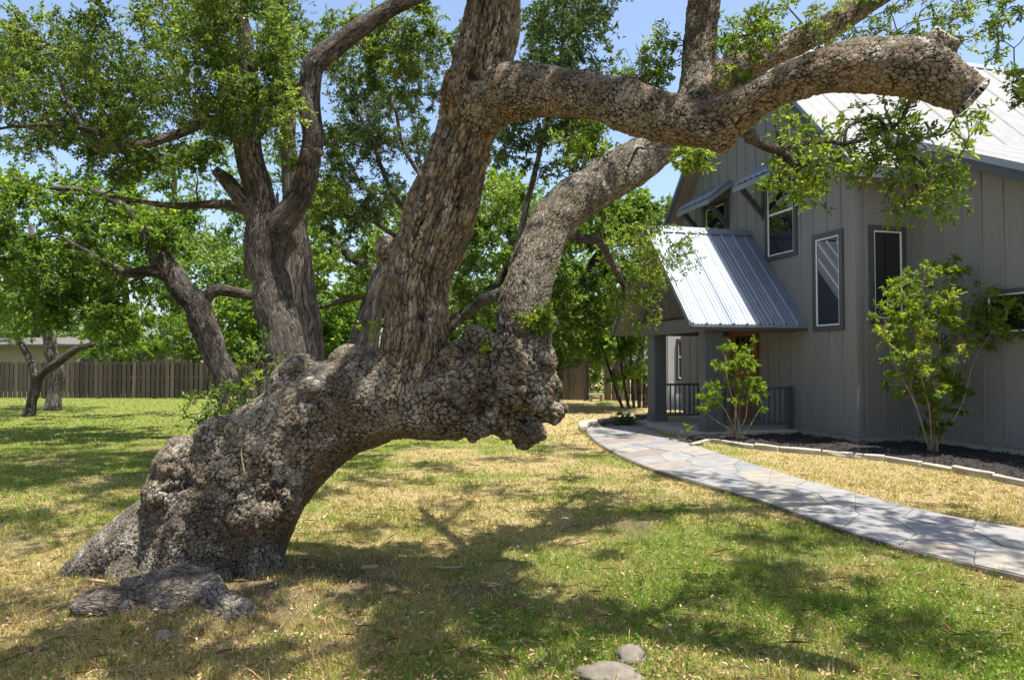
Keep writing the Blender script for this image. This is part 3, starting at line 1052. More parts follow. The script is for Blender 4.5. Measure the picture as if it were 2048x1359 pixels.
for nm, poly in (("mulch_bed", bed_poly), ("mulch_bed", bed2_poly)):
    lo, hi = poly.min(0), poly.max(0)
    st_ = .07
    X, Y = np.meshgrid(np.arange(lo[0], hi[0], st_), np.arange(lo[1], hi[1], st_))
    x, y = X.ravel(), Y.ravel()
    p3 = np.stack([x, y, 0 * x], -1)
    z = .05 + .022 * vnoise(p3 * 5, 9) + .02 * vnoise(p3 * 14, 10)
    my, mx_ = X.shape
    ii = (np.arange(my - 1)[:, None] * mx_ + np.arange(mx_ - 1)[None]).ravel()
    Fq = np.stack([ii, ii + 1, ii + mx_ + 1, ii + mx_], -1)
    keep = in_poly(x[ii] + st_ / 2, y[ii] + st_ / 2, poly)
    bed = link(nm, mesh_np(nm, np.stack([x, y, z], -1), [Fq[keep]], True), M_mulch)
    tag(bed, "black bark mulch covering the bed against the house" if poly is bed_poly else "small black mulch bed beyond the porch", "mulch", kind="stuff")
    # loose bark chips
    n = 9000 if poly is bed_poly else 900
    cx, cy = RNG.uniform(lo[0], hi[0], n), RNG.uniform(lo[1], hi[1], n)
    k = in_poly(cx, cy, poly)
    cx, cy = cx[k], cy[k]
    n = len(cx)
    d = norm(RNG.normal(size=(n, 3)) * [1, 1, .35])
    me = leaves_mesh("bark_chips", np.stack([cx, cy, np.full(n, .075)], -1) + RNG.normal(size=(n, 3)) * .008, d, norm(RNG.normal(size=(n, 3)) * .5 + [0, 0, 1]), RNG.uniform(.03, .08, n), RNG.uniform(.015, .03, n), RNG.uniform(0, 1, n))
    ch = link("bark_chips", me, M_mulch, bed)
    ch["kind"] = "stuff"


# ------------------------------------------------------------------ trees: generic builder
def poly3(lst):
    """rows (px,py,depth,radius px) -> rows xyz r"""
    return np.array([[*at(x, y, d), r * d / F] for x, y, d, r in lst])


def grow(skel, clumps, rng, r_tip=.006, wig=.12, thick=.011, droop=0.0):
    """skel (n,4) nodes; clumps (m,4) centre+radius. returns branch polylines (pts,radii) and incoming direction per clump."""
    nodes = [np.asarray(skel, float)]
    dirs = np.zeros((len(clumps), 3))
    lines = []
    tree = np.asarray(skel, float)
    d0 = np.array([np.min(np.linalg.norm(tree[:, :3] - c[:3], axis=1)) for c in clumps])
    allp = tree.copy()
    for ci in np.argsort(d0):
        c = clumps[ci]
        v = c[:3] - allp[:, :3]
        dist = np.linalg.norm(v, axis=1)
        cost = dist + np.where(allp[:, 2] > c[2] + .2, .35 * dist, 0) - np.minimum(allp[:, 3], .06) * 1.5
        k = int(np.argmin(cost))
        a = allp[k]
        L = dist[k]
        if L < .03: dirs[ci] = [0, 0, 1]; continue
        n = max(4, int(L / .22))
        t = np.linspace(0, 1, n)[:, None]
        base = a[:3] * (1 - t) + c[:3] * t
        perp = rng.normal(size=3) * L * wig
        perp2 = rng.normal(size=3) * L * wig * .5
        P = base + np.sin(t * np.pi) * perp + np.sin(t * 2 * np.pi) * perp2 + np.sin(t * np.pi) * np.array([0, 0, -droop * L])
        P[1:-1] += rng.normal(size=(n - 2, 3)) * min(.03, L * .02)
        r0 = min(a[3] * .75, r_tip + thick * L + .004)
        R = (r0 * (1 - t[:, 0]) + r_tip * t[:, 0])
        lines.append((P, R))
        allp = np.vstack([allp, np.hstack([P[1:], R[1:, None]])])
        dirs[ci] = norm(P[-1] - P[-2])
    return lines, dirs


def sprays(clumps, dirs, rng, twigs=10, leaves=14, leafL=.05, leafW=.022, upb=.6, flat=.7, twig_r=.003, bias=.5, hexa=False, name="leaves", vr=(0, 1)):
    m_ = len(clumps)
    K = twigs
    C = np.repeat(clumps[:, :3], K, 0); R = np.repeat(clumps[:, 3], K)
    D = np.repeat(dirs, K, 0)
    n = len(C)
    td = norm(norm(rng.normal(size=(n, 3))) * [1, 1, flat] + D * bias)
    L = R * rng.uniform(.45, 1.05, n)
    start = C + rng.normal(size=(n, 3)) * (R * .22)[:, None]
    bend = rng.normal(size=(n, 3)) * .22 + [0, 0, -.10]
    M_ = leaves
    t = rng.uniform(.12, 1.0, (n, M_)) ** .8
    pos = start[:, None] + td[:, None] * (L[:, None] * t)[..., None] + bend[:, None] * (L[:, None] * t * t)[..., None]
    pos = pos.reshape(-1, 3) + rng.normal(size=(n * M_, 3)) * .008
    tdr = np.repeat(td, M_, 0)
    ld = norm(tdr * .6 + norm(rng.normal(size=(n * M_, 3))) * .9)
    nr = norm(rng.normal(size=(n * M_, 3)) * .75 + np.array([0, 0, upb]))
    N_ = n * M_
    LL = leafL * rng.uniform(.5, 1.35, N_)
    WW = leafW * rng.uniform(.75, 1.2, N_)
    cv = np.repeat(rng.normal(size=m_) * .22, K * M_) + np.repeat(rng.normal(size=n) * .16, M_)
    var = np.clip(rng.uniform(.05, .8, N_) + cv, vr[0], vr[1])
    me = leaves_mesh(name, pos, ld, nr, LL, WW, var, hexa)
    # twigs: 3-sided tapered prisms, two segments
    ax = norm(np.cross(td, rng.normal(size=(n, 3))))
    bx = np.cross(td, ax)
    rings = []
    for tt, rr in ((0, 1.0), (.5, .7), (1.0, .3)):
        c0 = start + td * (L * tt)[:, None] + bend * (L * tt * tt)[:, None]
        for a in range(3):
            an = a * 2.0944
            rings.append(c0 + (ax * math.cos(an) + bx * math.sin(an)) * twig_r * rr)
    V = np.stack(rings, 1).reshape(-1, 3)
    i = np.arange(n)[:, None] * 9
    Fq = []
    for s_ in (0, 3):
        for a in range(3):
            Fq.append(i + np.array([s_ + a, s_ + (a + 1) % 3, s_ + 3 + (a + 1) % 3, s_ + 3 + a]))
    return me, V, np.concatenate(Fq)


def region(rng, n, x0, x1, y0, y1, d0, d1, r0, r1, mask=None):
    """random clumps: pixel box at depth range, radius in metres."""
    out = []
    while len(out) < n:
        x, y, d = rng.uniform(x0, x1), rng.uniform(y0, y1), rng.uniform(d0, d1)
        if mask and not mask(x, y): continue
        out.append([*at(x, y, d), rng.uniform(r0, r1)])
    return out


def ellip(rng, n, cx, cy, rx, ry, d0, d1, r0, r1):
    return region(rng, n, cx - rx, cx + rx, cy - ry, cy + ry, d0, d1, r0, r1, lambda x, y: ((x - cx) / rx) ** 2 + ((y - cy) / ry) ** 2 < 1)


def build_tree(name, label, cat, trunks, clumps, leaf_mat_, bark, seed, twigs=10, leaves=14, leafL=.06, leafW=.03, cell=.06, stretch=4.0, sides=12, twig_r=.003,
               hexa=False, group=None, base=None, rough=.16, droop=0.0, bias=.5, upb=.6, wig=.12, thick=.011, vr=(0, 1), flat=.7, trunk_name="trunk", twig_mat=None, draw_twigs=True):
    rng = np.random.default_rng(seed)
    P0 = poly3(trunks[0]) if not isinstance(trunks[0], np.ndarray) else trunks[0]
    loc = P0[0, :3].copy(); loc[2] = min(0.0, loc[2]) if base is None else base
    root = empty(name, loc)
    tag(root, label, cat, group)
    skel = []
    for k, tr in enumerate(trunks):
        P = catmull(poly3(tr) if not isinstance(tr, np.ndarray) else tr, .12)
        P[:, :3] += (fbm(P[:, :3] * 2.2 + k * 3, seed, 2) * .25 * P[:, 3])[:, None]
        V, Fq, T3, Q = tube(P[:, :3], np.maximum(P[:, 3], .003), sides, rough, cell, stretch, seed + k)
        me = mesh_np(trunk_name, V - loc, [Fq, T3], True, {"q": ('FLOAT_VECTOR', Q)})
        link(trunk_name if k == 0 else "limb", me, bark, root)
        skel.append(P)
    skel = np.vstack(skel)
    clumps = np.array(clumps, float)
    lines, dirs = grow(skel, clumps, rng, wig=wig, thick=thick, droop=droop)
    acc = Acc()
    for k, (P, R) in enumerate(lines):
        V, Fq, T3, Q = tube(P, R, 5, 0, cell, stretch, k % 17)
        acc.add(V - loc, Fq, T3, Q)
    me, tv, tf = sprays(clumps, dirs, rng, twigs, leaves, leafL, leafW, twig_r=twig_r, hexa=hexa, name="crown", bias=bias, upb=upb, vr=vr, flat=flat)
    if draw_twigs: acc.add(tv - loc, tf, None, np.zeros((len(tv), 3)))
    tag(link("branches", acc.mesh("branches", True, "q"), twig_mat or bark, root), kind="stuff")
    tag(link("crown", me, leaf_mat_, root, -loc), kind="stuff")
    return root


# ------------------------------------------------------------------ the leaning oak
def P(*rows): return list(rows)


OZ = .28        # the trunk's axis stands this much behind its front face


def ato(x, y, d): return at(x, y, d + OZ)


def poly3o(lst): return np.array([[*at(x, y, d + OZ), r * (d + OZ) / F] for x, y, d, r in lst])


oak_lines = [
    # pts, cell, stretch, warm
    (P((400, 1215, 5.0, 150), (415, 1130, 4.98, 138), (452, 1035, 4.95, 128), (510, 950, 4.92, 118), (580, 880, 4.9, 106), (670, 818, 4.9, 96), (760, 790, 4.9, 92), (840, 785, 4.9, 90), (930, 780, 4.88, 90), (1010, 775, 4.9, 84), (1062, 775, 4.95, 56)), .030, 1.25, .25),
    (P((790, 830, 4.9, 60), (812, 765, 4.86, 74), (828, 700, 4.84, 66), (834, 640, 4.84, 63), (838, 560, 4.84, 68), (868, 460, 4.85, 73), (905, 350, 4.86, 66), (931, 265, 4.87, 60), (952, 190, 4.88, 66), (968, 120, 4.88, 63), (984, 50, 4.88, 58), (988, -50, 4.9, 57), (985, -200, 5.0, 52), (960, -400, 5.1, 46), (900, -600, 5.2, 36)), .030, 4.0, .6),
    (P((955, 195, 4.86, 60), (1010, 184, 4.72, 56), (1080, 181, 4.50, 51), (1170, 186, 4.25, 46), (1260, 213, 4.05, 49), (1340, 238, 3.90, 49), (1415, 250, 3.76, 48), (1470, 232, 3.66, 45), (1520, 200, 3.58, 43), (1590, 163, 3.48, 46), (1680, 137, 3.38, 51), (1780, 130, 3.28, 53), (1850, 140, 3.22, 54), (1900, 166, 3.18, 48), (1942, 190, 3.15, 46), (1985, 222, 3.12, 45)), .025, 1.6, .4),
    (P((1836, 142, 3.22, 43), (1868, 106, 3.20, 37), (1896, 72, 3.17, 31), (1922, 36, 3.14, 30)), .019, 1.6, .3),
    (P((1000, 760, 4.96, 70), (1045, 700, 5.05, 58), (1048, 625, 5.12, 56), (1064, 560, 5.2, 52), (1090, 482, 5.35, 50), (1128, 420, 5.5, 50), (1200, 368, 5.8, 47), (1280, 318, 6.1, 45), (1350, 265, 6.4, 43), (1386, 208, 6.55, 39), (1398, 145, 6.6, 36), (1402, 80, 6.6, 33), (1408, 10, 6.6, 35), (1420, -90, 6.6, 33), (1450, -250, 6.7, 28), (1500, -420, 6.8, 20)), .026, 1.8, .12),
    (P((1392, 185, 6.55, 34), (1450, 150, 6.6, 31), (1530, 112, 6.65, 28), (1620, 72, 6.7, 27), (1690, 34, 6.75, 27), (1750, -8, 6.75, 24), (1830, -60, 6.8, 19), (1950, -120, 6.85, 14)), .030, 1.8, .35),
    (P((918, 310, 4.87, 50), (945, 240, 4.82, 60), (995, 195, 4.74, 57), (1075, 182, 4.52, 51)), .026, 1.8, .6),
    (P((987, -60, 4.9, 40), (960, -330, 4.55, 34), (900, -700, 4.0, 30), (820, -1300, 3.4, 26), (700, -2300, 2.75, 20)), .03, 2.0, .4),  # unseen limb overhead, added to cast a shadow column on the lawn
    # roots
    (P((420, 1060, 5.0, 110), (320, 1088, 4.98, 98), (245, 1122, 4.95, 78), (175, 1160, 4.92, 55), (112, 1195, 4.9, 36), (60, 1225, 4.88, 18)), .017, 1.5, .1),
    (P((470, 1060, 4.85, 85), (505, 1130, 4.8, 60), (522, 1180, 4.78, 50), (538, 1240, 4.76, 40)), .026, 1.8, .2),
    (P((400, 1080, 4.85, 90), (385, 1150, 4.72, 78), (365, 1215, 4.6, 60)), .018, 1.4, .1),
    (P((310, 1100, 4.92, 75), (275, 1160, 4.76, 60), (250, 1225, 4.62, 46)), .018, 1.4, .1),
]
rngo = np.random.default_rng(3)
accT = Acc()
samp = []
for li, (rows, cell, stretch, warm) in enumerate(oak_lines):
    Pq = catmull(poly3o(rows), .03)
    Tt, N1, N2, s = frames(Pq[:, :3])
    samp.append((Pq, Tt, N1, N2, s, cell, stretch, warm, li))
    V, Fq, T3, Q = tube(Pq[:, :3], Pq[:, 3], 28, .10, .1, 1, li)
    accT.add(V, Fq, T3)
# knobs and burls: (px,py,depth,radius px, squash)
knobs = [(668, 803, 4.63, 30), (640, 770, 4.66, 42), (1052, 862, 4.78, 34), (1025, 850, 4.82, 32), (1098, 822, 5.0, 30), (1085, 770, 4.98, 38), (1078, 720, 5.0, 40), (985, 815, 4.58, 17), (1000, 760, 4.64, 30),
         (1060, 790, 4.72, 32), (920, 800, 4.6, 26), (905, 850, 4.68, 26), (950, 855, 4.66, 24), (940, 745, 4.64, 28), (1010, 700, 4.75, 34), (960, 690, 4.78, 34), (910, 715, 4.66, 28), (1085, 800, 4.86, 28), (1035, 735, 4.74, 30),
         (925, 175, 4.72, 44), (900, 190, 4.78, 30), (968, 205, 4.66, 30), (1442, 284, 3.70, 24), (1436, 262, 3.70, 33), (1405, 200, 3.78, 28), (1185, 160, 4.22, 28), (1260, 172, 4.05, 24), (1700, 110, 3.36, 32), (1600, 185, 3.47, 28),
         (395, 955, 4.66, 58), (345, 985, 4.72, 46), (370, 925, 4.78, 48), (430, 1000, 4.58, 42), (440, 880, 4.76, 48), (345, 1025, 4.78, 42), (400, 1040, 4.62, 36),
         (520, 1010, 4.56, 50), (560, 990, 4.6, 44), (500, 960, 4.6, 46), (585, 955, 4.64, 40), (470, 915, 4.7, 46), (600, 760, 4.8, 44), (700, 735, 4.8, 40), (570, 810, 4.72, 40), (520, 845, 4.74, 40), (545, 900, 4.62, 46), (620, 860, 4.62, 40),
         (785, 500, 4.92, 34), (1150, 380, 5.65, 38), (1118, 440, 5.46, 42), (1090, 640, 5.12, 30), (1080, 530, 5.2, 36)]
for k, (x, y, d, r) in enumerate(knobs):
    if x < 640 and y > 740: d = d + .06 + .04 * (k % 3); r = r * 1.05
    elif 880 < x < 1110 and y > 660: d = d + .03 * (k % 3)
    c0 = ato(x, y, d); rr = r * (d + OZ) / F
    bm = bmesh.new(); bmesh.ops.create_icosphere(bm, subdivisions=3, radius=rr)
    V = np.array([v.co[:] for v in bm.verts]); T3 = np.array([[v.index for v in f.verts] for f in bm.faces]); bm.free()
    V = V * (1 + .30 * vnoise(V / rr * 1.2 + k * 5.1, 5) + .12 * vnoise(V / rr * 2.9 + k * 2.1, 6))[:, None]
    accT.add(V + c0, None, T3)
raw = accT.mesh("trunk_raw", False)
ro = link("trunk_raw", raw)
md = ro.modifiers.new("r", 'REMESH'); md.mode = 'VOXEL'; md.voxel_size = .0120; md.use_smooth_shade = True
md2 = ro.modifiers.new("s", 'SMOOTH'); md2.factor = .5; md2.iterations = 7
dg = bpy.context.evaluated_depsgraph_get()
trunk_me = bpy.data.meshes.new_from_object(ro.evaluated_get(dg))
bpy.data.objects.remove(ro); bpy.data.meshes.remove(raw)
trunk_me.name = "trunk"
nV = len(trunk_me.vertices)
TV = np.empty(nV * 3, np.float32); trunk_me.vertices.foreach_get("co", TV); TV = TV.reshape(-1, 3).astype(float)
TN = np.empty(nV * 3, np.float32); trunk_me.vertex_normals.foreach_get("vector", TN); TN = TN.reshape(-1, 3).astype(float)
# nearest skeleton sample (radius weighted) -> bark coordinates
best = np.full(nV, 1e9); Qb = np.zeros((nV, 3)); warmA = np.zeros(nV); lineA = np.zeros(nV, int); sA = np.zeros(nV); capA = np.zeros(nV); phiA = np.zeros(nV)
dl = [np.full(nV, 9.0), np.full(nV, 9.0)]
for (Pq, Tt, N1, N2, s, cell, stretch, warm, li) in samp:
    kd = KDTree(len(Pq))
    for k in range(len(Pq)): kd.insert(Pq[k, :3], k)
    kd.balance()
    lo, hi = (Pq[:, :3] - Pq[:, 3:4]).min(0) - .15, (Pq[:, :3] + Pq[:, 3:4]).max(0) + .15
    idx = np.where(np.all((TV > lo) & (TV < hi), axis=1))[0]
    near = np.array([kd.find(TV[i])[1] for i in idx], int)
    e = TV[idx] - Pq[near, :3]
    dist = np.linalg.norm(e, axis=1) - Pq[near, 3]
    if li == 1: dist = dist - .035
    if li in (0, 1): dl[li][idx] = dist
    upd = dist < best[idx]
    ii = idx[upd]; nn = near[upd]; ee = e[upd]
    best[ii] = dist[upd]
    al = np.einsum('ij,ij->i', ee, Tt[nn])
    cs = np.full(len(Pq), cell)
    if li == 0: cs = np.interp(s, [0, .5, 1.3, 2.6], [.022, .026, .034, .038])
    zc = np.concatenate([[0], np.cumsum(np.diff(s) / ((cs[1:] + cs[:-1]) / 2))]) / stretch
    Qb[ii] = np.stack([np.einsum('ij,ij->i', ee, N1[nn]) / cs[nn], np.einsum('ij,ij->i', ee, N2[nn]) / cs[nn], zc[nn] + al / cs[nn] / stretch], -1) + li * 11.3
    warmA[ii] = warm; lineA[ii] = li; sA[ii] = s[nn] + al
    capA[ii] = (nn >= len(Pq) - 1) & (al > -.012)
# a smooth blend of the warm tint at the joints
# meso relief
gauss = lambda px, py, d, sg: np.exp(-np.sum((TV - ato(px, py, d)) ** 2, 1) / (2 * (sg * d / F) ** 2))
amp = np.zeros(nV)
for (px, py, d, sg, a) in ((985, 775, 4.65, 85, 1.0), (1070, 790, 4.85, 60, .9), (375, 965, 4.7, 55, .9), (540, 1000, 4.6, 55, .9), (440, 900, 4.7, 50, .6), (600, 790, 4.7, 60, .35), (500, 1080, 4.65, 60, .25)):
    amp = np.maximum(amp, a * gauss(px, py, d, sg))
wrp = np.stack([fbm(TV * 6, 31, 3), fbm(TV * 6 + 5, 32, 3), fbm(TV * 6 + 9, 34, 3)], -1)
f1, f2, cid = voro(TV / .12 + wrp * 1.1, 41)
lump = np.sqrt(np.clip(f2 - f1, 0, 1)) * (.6 + .8 * cid) - .45
g1, g2, gid = voro(TV / .055 + wrp * 1.6, 47)
lump2 = np.sqrt(np.clip(g2 - g1, 0, 1)) - .5
rimn = 1 - np.abs(fbm(TV * 4.2, 81, 3)) * 3.0
disp = amp * (.075 * lump + .032 * lump2 + .04 * np.clip(rimn, -.6, 1))
disp += .014 * fbm(TV * 5.0, 51, 3) + .022 * fbm(TV * 2.0, 55, 2)
disp += np.isin(lineA, (2, 4, 5)) * (.028 * fbm(TV * 3.3, 57, 3) + .012 * np.abs(fbm(TV * 9, 58, 2)) - .008 - .012 * (lineA == 4))
# furrowed ridges on the upright bole
bole = (lineA == 1) * np.clip((dl[0] - dl[1]) / .16, 0, 1)
qr = Qb * np.array([.62, .62, .19])
n1 = vnoise(qr + .35 * np.stack([vnoise(qr * 2.1, 61), vnoise(qr * 2.1 + 9, 62), 0 * sA], -1), 65) + .45 * vnoise(qr * 2.0 + 3, 66)
n2 = vnoise(qr * np.array([1.5, 1.5, 1.9]) + 7, 67) + .4 * vnoise(qr * 3.2, 68)
ed = np.minimum(np.abs(n1), np.abs(n2) + .10)
ridge = np.clip(ed / .30, 0, 1) ** .7
hid = .5 + .5 * vnoise(qr * 1.3 + 5, 69)
groove = bole * np.clip(1.25 - ed / .13, 0, 1)
groove = np.maximum(groove, np.clip(amp * 1.3, 0, 1) * np.clip(1 - (f2 - f1) / .10, 0, 1))
groove = np.maximum(groove, np.clip(amp * 1.1, 0, 1) * .8 * np.clip(1 - (g2 - g1) / .09, 0, 1))
disp += bole * .070 * (ridge * (.40 + .75 * hid) - 1.0) * np.clip(1.2 - amp, 0, 1)
# hollows
for (px, py, d, sg, a) in ((962, 800, 4.58, 9, .075), (966, 830, 4.58, 9, .07), (958, 815, 4.58, 10, .07), (378, 966, 4.62, 17, .10), (545, 992, 4.52, 12, .06), (532, 1030, 4.52, 9, .045), (472, 1175, 4.55, 14, .10), (455, 890, 4.66, 14, .04), (888, 800, 4.60, 9, .06), (890, 850, 4.64, 8, .06), (668, 790, 4.55, 7, .03), (430, 1045, 4.56, 12, .05), (760, 500, 4.86, 12, .05)):
    disp -= a * gauss(px, py, d, sg)
TV2 = TV + TN * disp[:, None]
cut = np.zeros(nV)
for (cpos, cn, ln) in ((ato(1944, 190, 3.15), np.array([.76, -.12, -.63]), 2), (ato(1898, 74, 3.17), np.array([.45, -.55, .70]), 3)):
    cn = norm(cn)
    dd = (TV2 - cpos) @ cn
    sel = (dd > 0) & (np.linalg.norm(TV2 - cpos, axis=1) < .28) & ((lineA == ln) | (lineA == 2))
    if ln == 2: sel &= (TV2[:, 2] < ato(1900, 105, 3.16)[2])
    TV2[sel] -= cn * (dd[sel])[:, None]
    cut[sel] = 1.0
trunk_me.vertices.foreach_set("co", TV2.astype(np.float32).ravel())
# ochre bark tint, also on burls; undersides painted warm as ground bounce light
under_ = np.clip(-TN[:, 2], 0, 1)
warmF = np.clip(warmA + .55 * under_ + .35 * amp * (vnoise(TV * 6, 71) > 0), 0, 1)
for nm, arr in (("warm", warmF), ("cut", cut), ("furrow", bole), ("groove", groove)):
    a_ = trunk_me.attributes.new(nm, 'FLOAT', 'POINT'); a_.data.foreach_set("value", arr.astype(np.float32))
# cobbled bark on the burls
Qb = Qb
a_ = trunk_me.attributes.new("q", 'FLOAT_VECTOR', 'POINT'); a_.data.foreach_set("vector", Qb.astype(np.float32).ravel())
trunk_me.materials.clear(); trunk_me.materials.append(M_trunk)
trunk_me.polygons.foreach_set("use_smooth", np.ones(len(trunk_me.polygons), bool))
trunk_me.update()
oak_base = np.array([TREE_X, 5.2, 0.0])
oak = empty("oak_tree", oak_base)
tag(oak, "huge leaning live oak with burled trunk and sawn off horizontal limb", "tree")
link("trunk", trunk_me, None, oak, -oak_base)
print("trunk verts", nV)

# fallen, half buried root in front
def lumpy(name, rows, parent, mat, vox=.012, seed=1, cell=.03, locv=np.zeros(3)):
    acc = Acc()
    P4 = catmull(poly3(rows), .012)
    V, Fq, T3, Q = tube(P4[:, :3], P4[:, 3], 56, .34, cell * .7, 2.2, seed)
    q = V * 9
    V = V + norm(V - P4[:, :3].mean(0)) * (.045 * fbm(q, seed, 4) + .03 * np.abs(fbm(q * 2.1, seed + 4, 3)) - .01)[:, None]
    return link(name, mesh_np(name, V - locv, [Fq, T3], True, {"q": ('FLOAT_VECTOR', Q), "warm": ('FLOAT', np.full(len(V), .1)), "furrow": ('FLOAT', np.zeros(len(V))), "groove": ('FLOAT', np.zeros(len(V))), "cut": ('FLOAT', np.zeros(len(V)))}), mat, parent)


M_root = bark_mat("root_bark", (.27, .24, .205), (.13, .11, .09), (.022, .018, .015), (.25, .16, .09), .016, .35, warm_attr="warm")
lumpy("root", ((155, 1235, 4.25, 14), (185, 1220, 4.26, 38), (235, 1215, 4.28, 40), (290, 1218, 4.32, 34), (340, 1208, 4.34, 52), (385, 1205, 4.4, 44), (430, 1195, 4.5, 48)), oak, M_root, seed=5, locv=oak_base)
lumpy("root", ((400, 1180, 4.55, 40), (430, 1205, 4.4, 36), (462, 1225, 4.3, 34), (490, 1240, 4.22, 30), (508, 1250, 4.18, 14)), oak, M_root, seed=8, locv=oak_base)
lumpy("root", ((250, 1200, 4.5, 46), (300, 1190, 4.55, 50), (350, 1185, 4.6, 55), (400, 1180, 4.7, 50)), oak, M_root, seed=11, locv=oak_base)

# foliage of the oak that is in view
rng = np.random.default_rng(11)
oskel = np.vstack([s_[0] for s_ in samp[:6]] + [samp[7][0]])
hang = [(P((1478, 238, 3.98, 15), (1492, 262, 4.1, 13), (1520, 285, 4.25, 11), (1560, 302, 4.4, 10), (1598, 335, 4.5, 8))),
        (P((1560, 300, 4.45, 6), (1630, 285, 4.50, 5), (1690, 285, 4.55, 4.5), (1730, 280, 4.55, 4.5), (1790, 250, 4.55, 4), (1815, 215, 4.2, 4), (1822, 180, 3.6, 4))),
        (P((1690, 285, 4.55, 4), (1695, 255, 4.55, 3.5), (1745, 235, 4.55, 3.5), (1790, 265, 4.55, 3.5), (1850, 275, 4.55, 3), (1905, 260, 4.55, 2))),
        (P((1770, 270, 4.55, 4), (1800, 320, 4.55, 3.5), (1825, 360, 4.55, 3), (1850, 400, 4.55, 2))),
        (P((1135, 465, 5.75, 11), (1165, 478, 6.1, 9), (1200, 485, 6.6, 8), (1225, 530, 7.4, 7), (1250, 580, 8.0, 4))),
        (P((1055, 570, 5.5, 17), (1010, 585, 6.0, 14), (960, 605, 6.6, 11), (910, 650, 7.4, 6)))]
hskel = []
for k, rows in enumerate(hang):
    P4 = catmull(poly3(rows), .05)
    P4[1:-1, :3] += rng.normal(size=(len(P4) - 2, 3)) * .006
    V, Fq, T3, Q = tube(P4[:, :3], P4[:, 3], 8, .2, .03, 2, k)
    link("limb", mesh_np("limb", V - oak_base, [Fq, T3], True, {"q": ('FLOAT_VECTOR', Q)}), M_bark2, oak)
    hskel.append(P4)
cl = []
cl += ellip(rng, 17, 1640, 275, 165, 65, 4.25, 4.9, .14, .26)
cl += ellip(rng, 15, 1830, 265, 120, 65, 4.25, 4.9, .13, .24)
cl += ellip(rng, 10, 1610, 350, 65, 45, 4.25, 4.9, .12, .2)
cl += ellip(rng, 12, 1850, 370, 75, 65, 4.25, 4.9, .10, .19)
cl += ellip(rng, 14, 1492, 92, 60, 40, 6.7, 7.2, .12, .2)
cl += ellip(rng, 8, 1390, 320, 30, 30, 5.4, 5.7, .08, .13)
cl += ellip(rng, 26, 1560, 55, 130, 45, 6.6, 7.3, .12, .2)
cl += ellip(rng, 34, 1850, 30, 200, 60, 6.6, 7.4, .12, .22)
cl += ellip(rng, 12, 2030, 110, 50, 100, 5.6, 6.2, .10, .17)
cl += ellip(rng, 14, 1325, 110, 40, 55, 6.7, 7.1, .10, .17)
cl += ellip(rng, 14, 1290, 160, 50, 25, 6.7, 7.1, .08, .14)
cl += ellip(rng, 12, 1475, 185, 60, 40, 6.7, 7.0, .08, .14)
cl += ellip(rng, 20, 1195, 320, 75, 45, 6.0, 6.4, .09, .16)
cl += ellip(rng, 8, 1165, 280, 40, 40, 6.1, 6.4, .09, .15)
cl += ellip(rng, 8, 1075, 640, 32, 22, 5.15, 5.25, .06, .11)
cl += ellip(rng, 30, 1290, 500, 90, 60, 7.4, 8.4, .15, .27)
cl += ellip(rng, 22, 1270, 590, 60, 60, 7.6, 8.4, .13, .22)
# unseen crown above the frame: clumps placed to throw chosen shade patches
shade = [  # ground pixel x,y , radius m , count
    (60, 1290, .4, 7), (200, 1300, .35, 6), (290, 1340, .3, 3), (30, 1215, .25, 2), (100, 1335, .3, 4), (430, 1340, .16, 2), (560, 1340, .12, 1),
    (805, 1250, .14, 6), (815, 1330, .12, 7), (812, 1290, .12, 4), (800, 1200, .16, 4), (930, 1235, .2, 3), (1050, 1290, .18, 3),
    (1440, 990, .3, 3), (1520, 1075, .25, 4), (1565, 1150, .22, 4), (1620, 1210, .2, 3), (1740, 1240, .2, 2), (1850, 1285, .2, 2),
    (1640, 1050, .25, 3), (1740, 1080, .25, 3), (1600, 1000, .3, 3), (1860, 1060, .3, 4), (1960, 1095, .3, 4), (1500, 980, .3, 2),
    (480, 830, .8, 4), (560, 815, .9, 4), (330, 920, .5, 4), (860, 1050, .2, 2), (1000, 980, .25, 2), (700, 930, .4, 4), (1100, 890, .5, 4), (820, 890, .5, 4), (250, 1010, .35, 3),
    (940, 990, .3, 3), (760, 970, .3, 4), (880, 930, .4, 5), (1020, 915, .4, 5), (690, 1060, .2, 2), (640, 990, .3, 3), (1120, 960, .25, 2),
    (150, 1010, .5, 6), (60, 960, .6, 7), (260, 960, .45, 5), (40, 1060, .45, 5), (180, 1080, .25, 2), (100, 905, .6, 4),
    (330, 885, .8, 5), (120, 860, 1.0, 5), (420, 850, .9, 4), (1230, 875, .6, 5), (1330, 950, .3, 3), (1960, 1040, .4, 3), (1180, 905, .5, 4),
]
up_cl = []
for (px, py, rad, n) in shade:
    g = gnd(px, py)
    for k in range(n):
        h = max(5.6, 2.6 + .62 * g[1]) + rng.uniform(0, 2.0)
        o_ = g + np.array([rng.normal() * rad * .55, rng.normal() * rad * .8, 0]) + SUN / SUN[2] * h
        up_cl.append([*o_, rng.uniform(.22, .42) + .01 * g[1]])
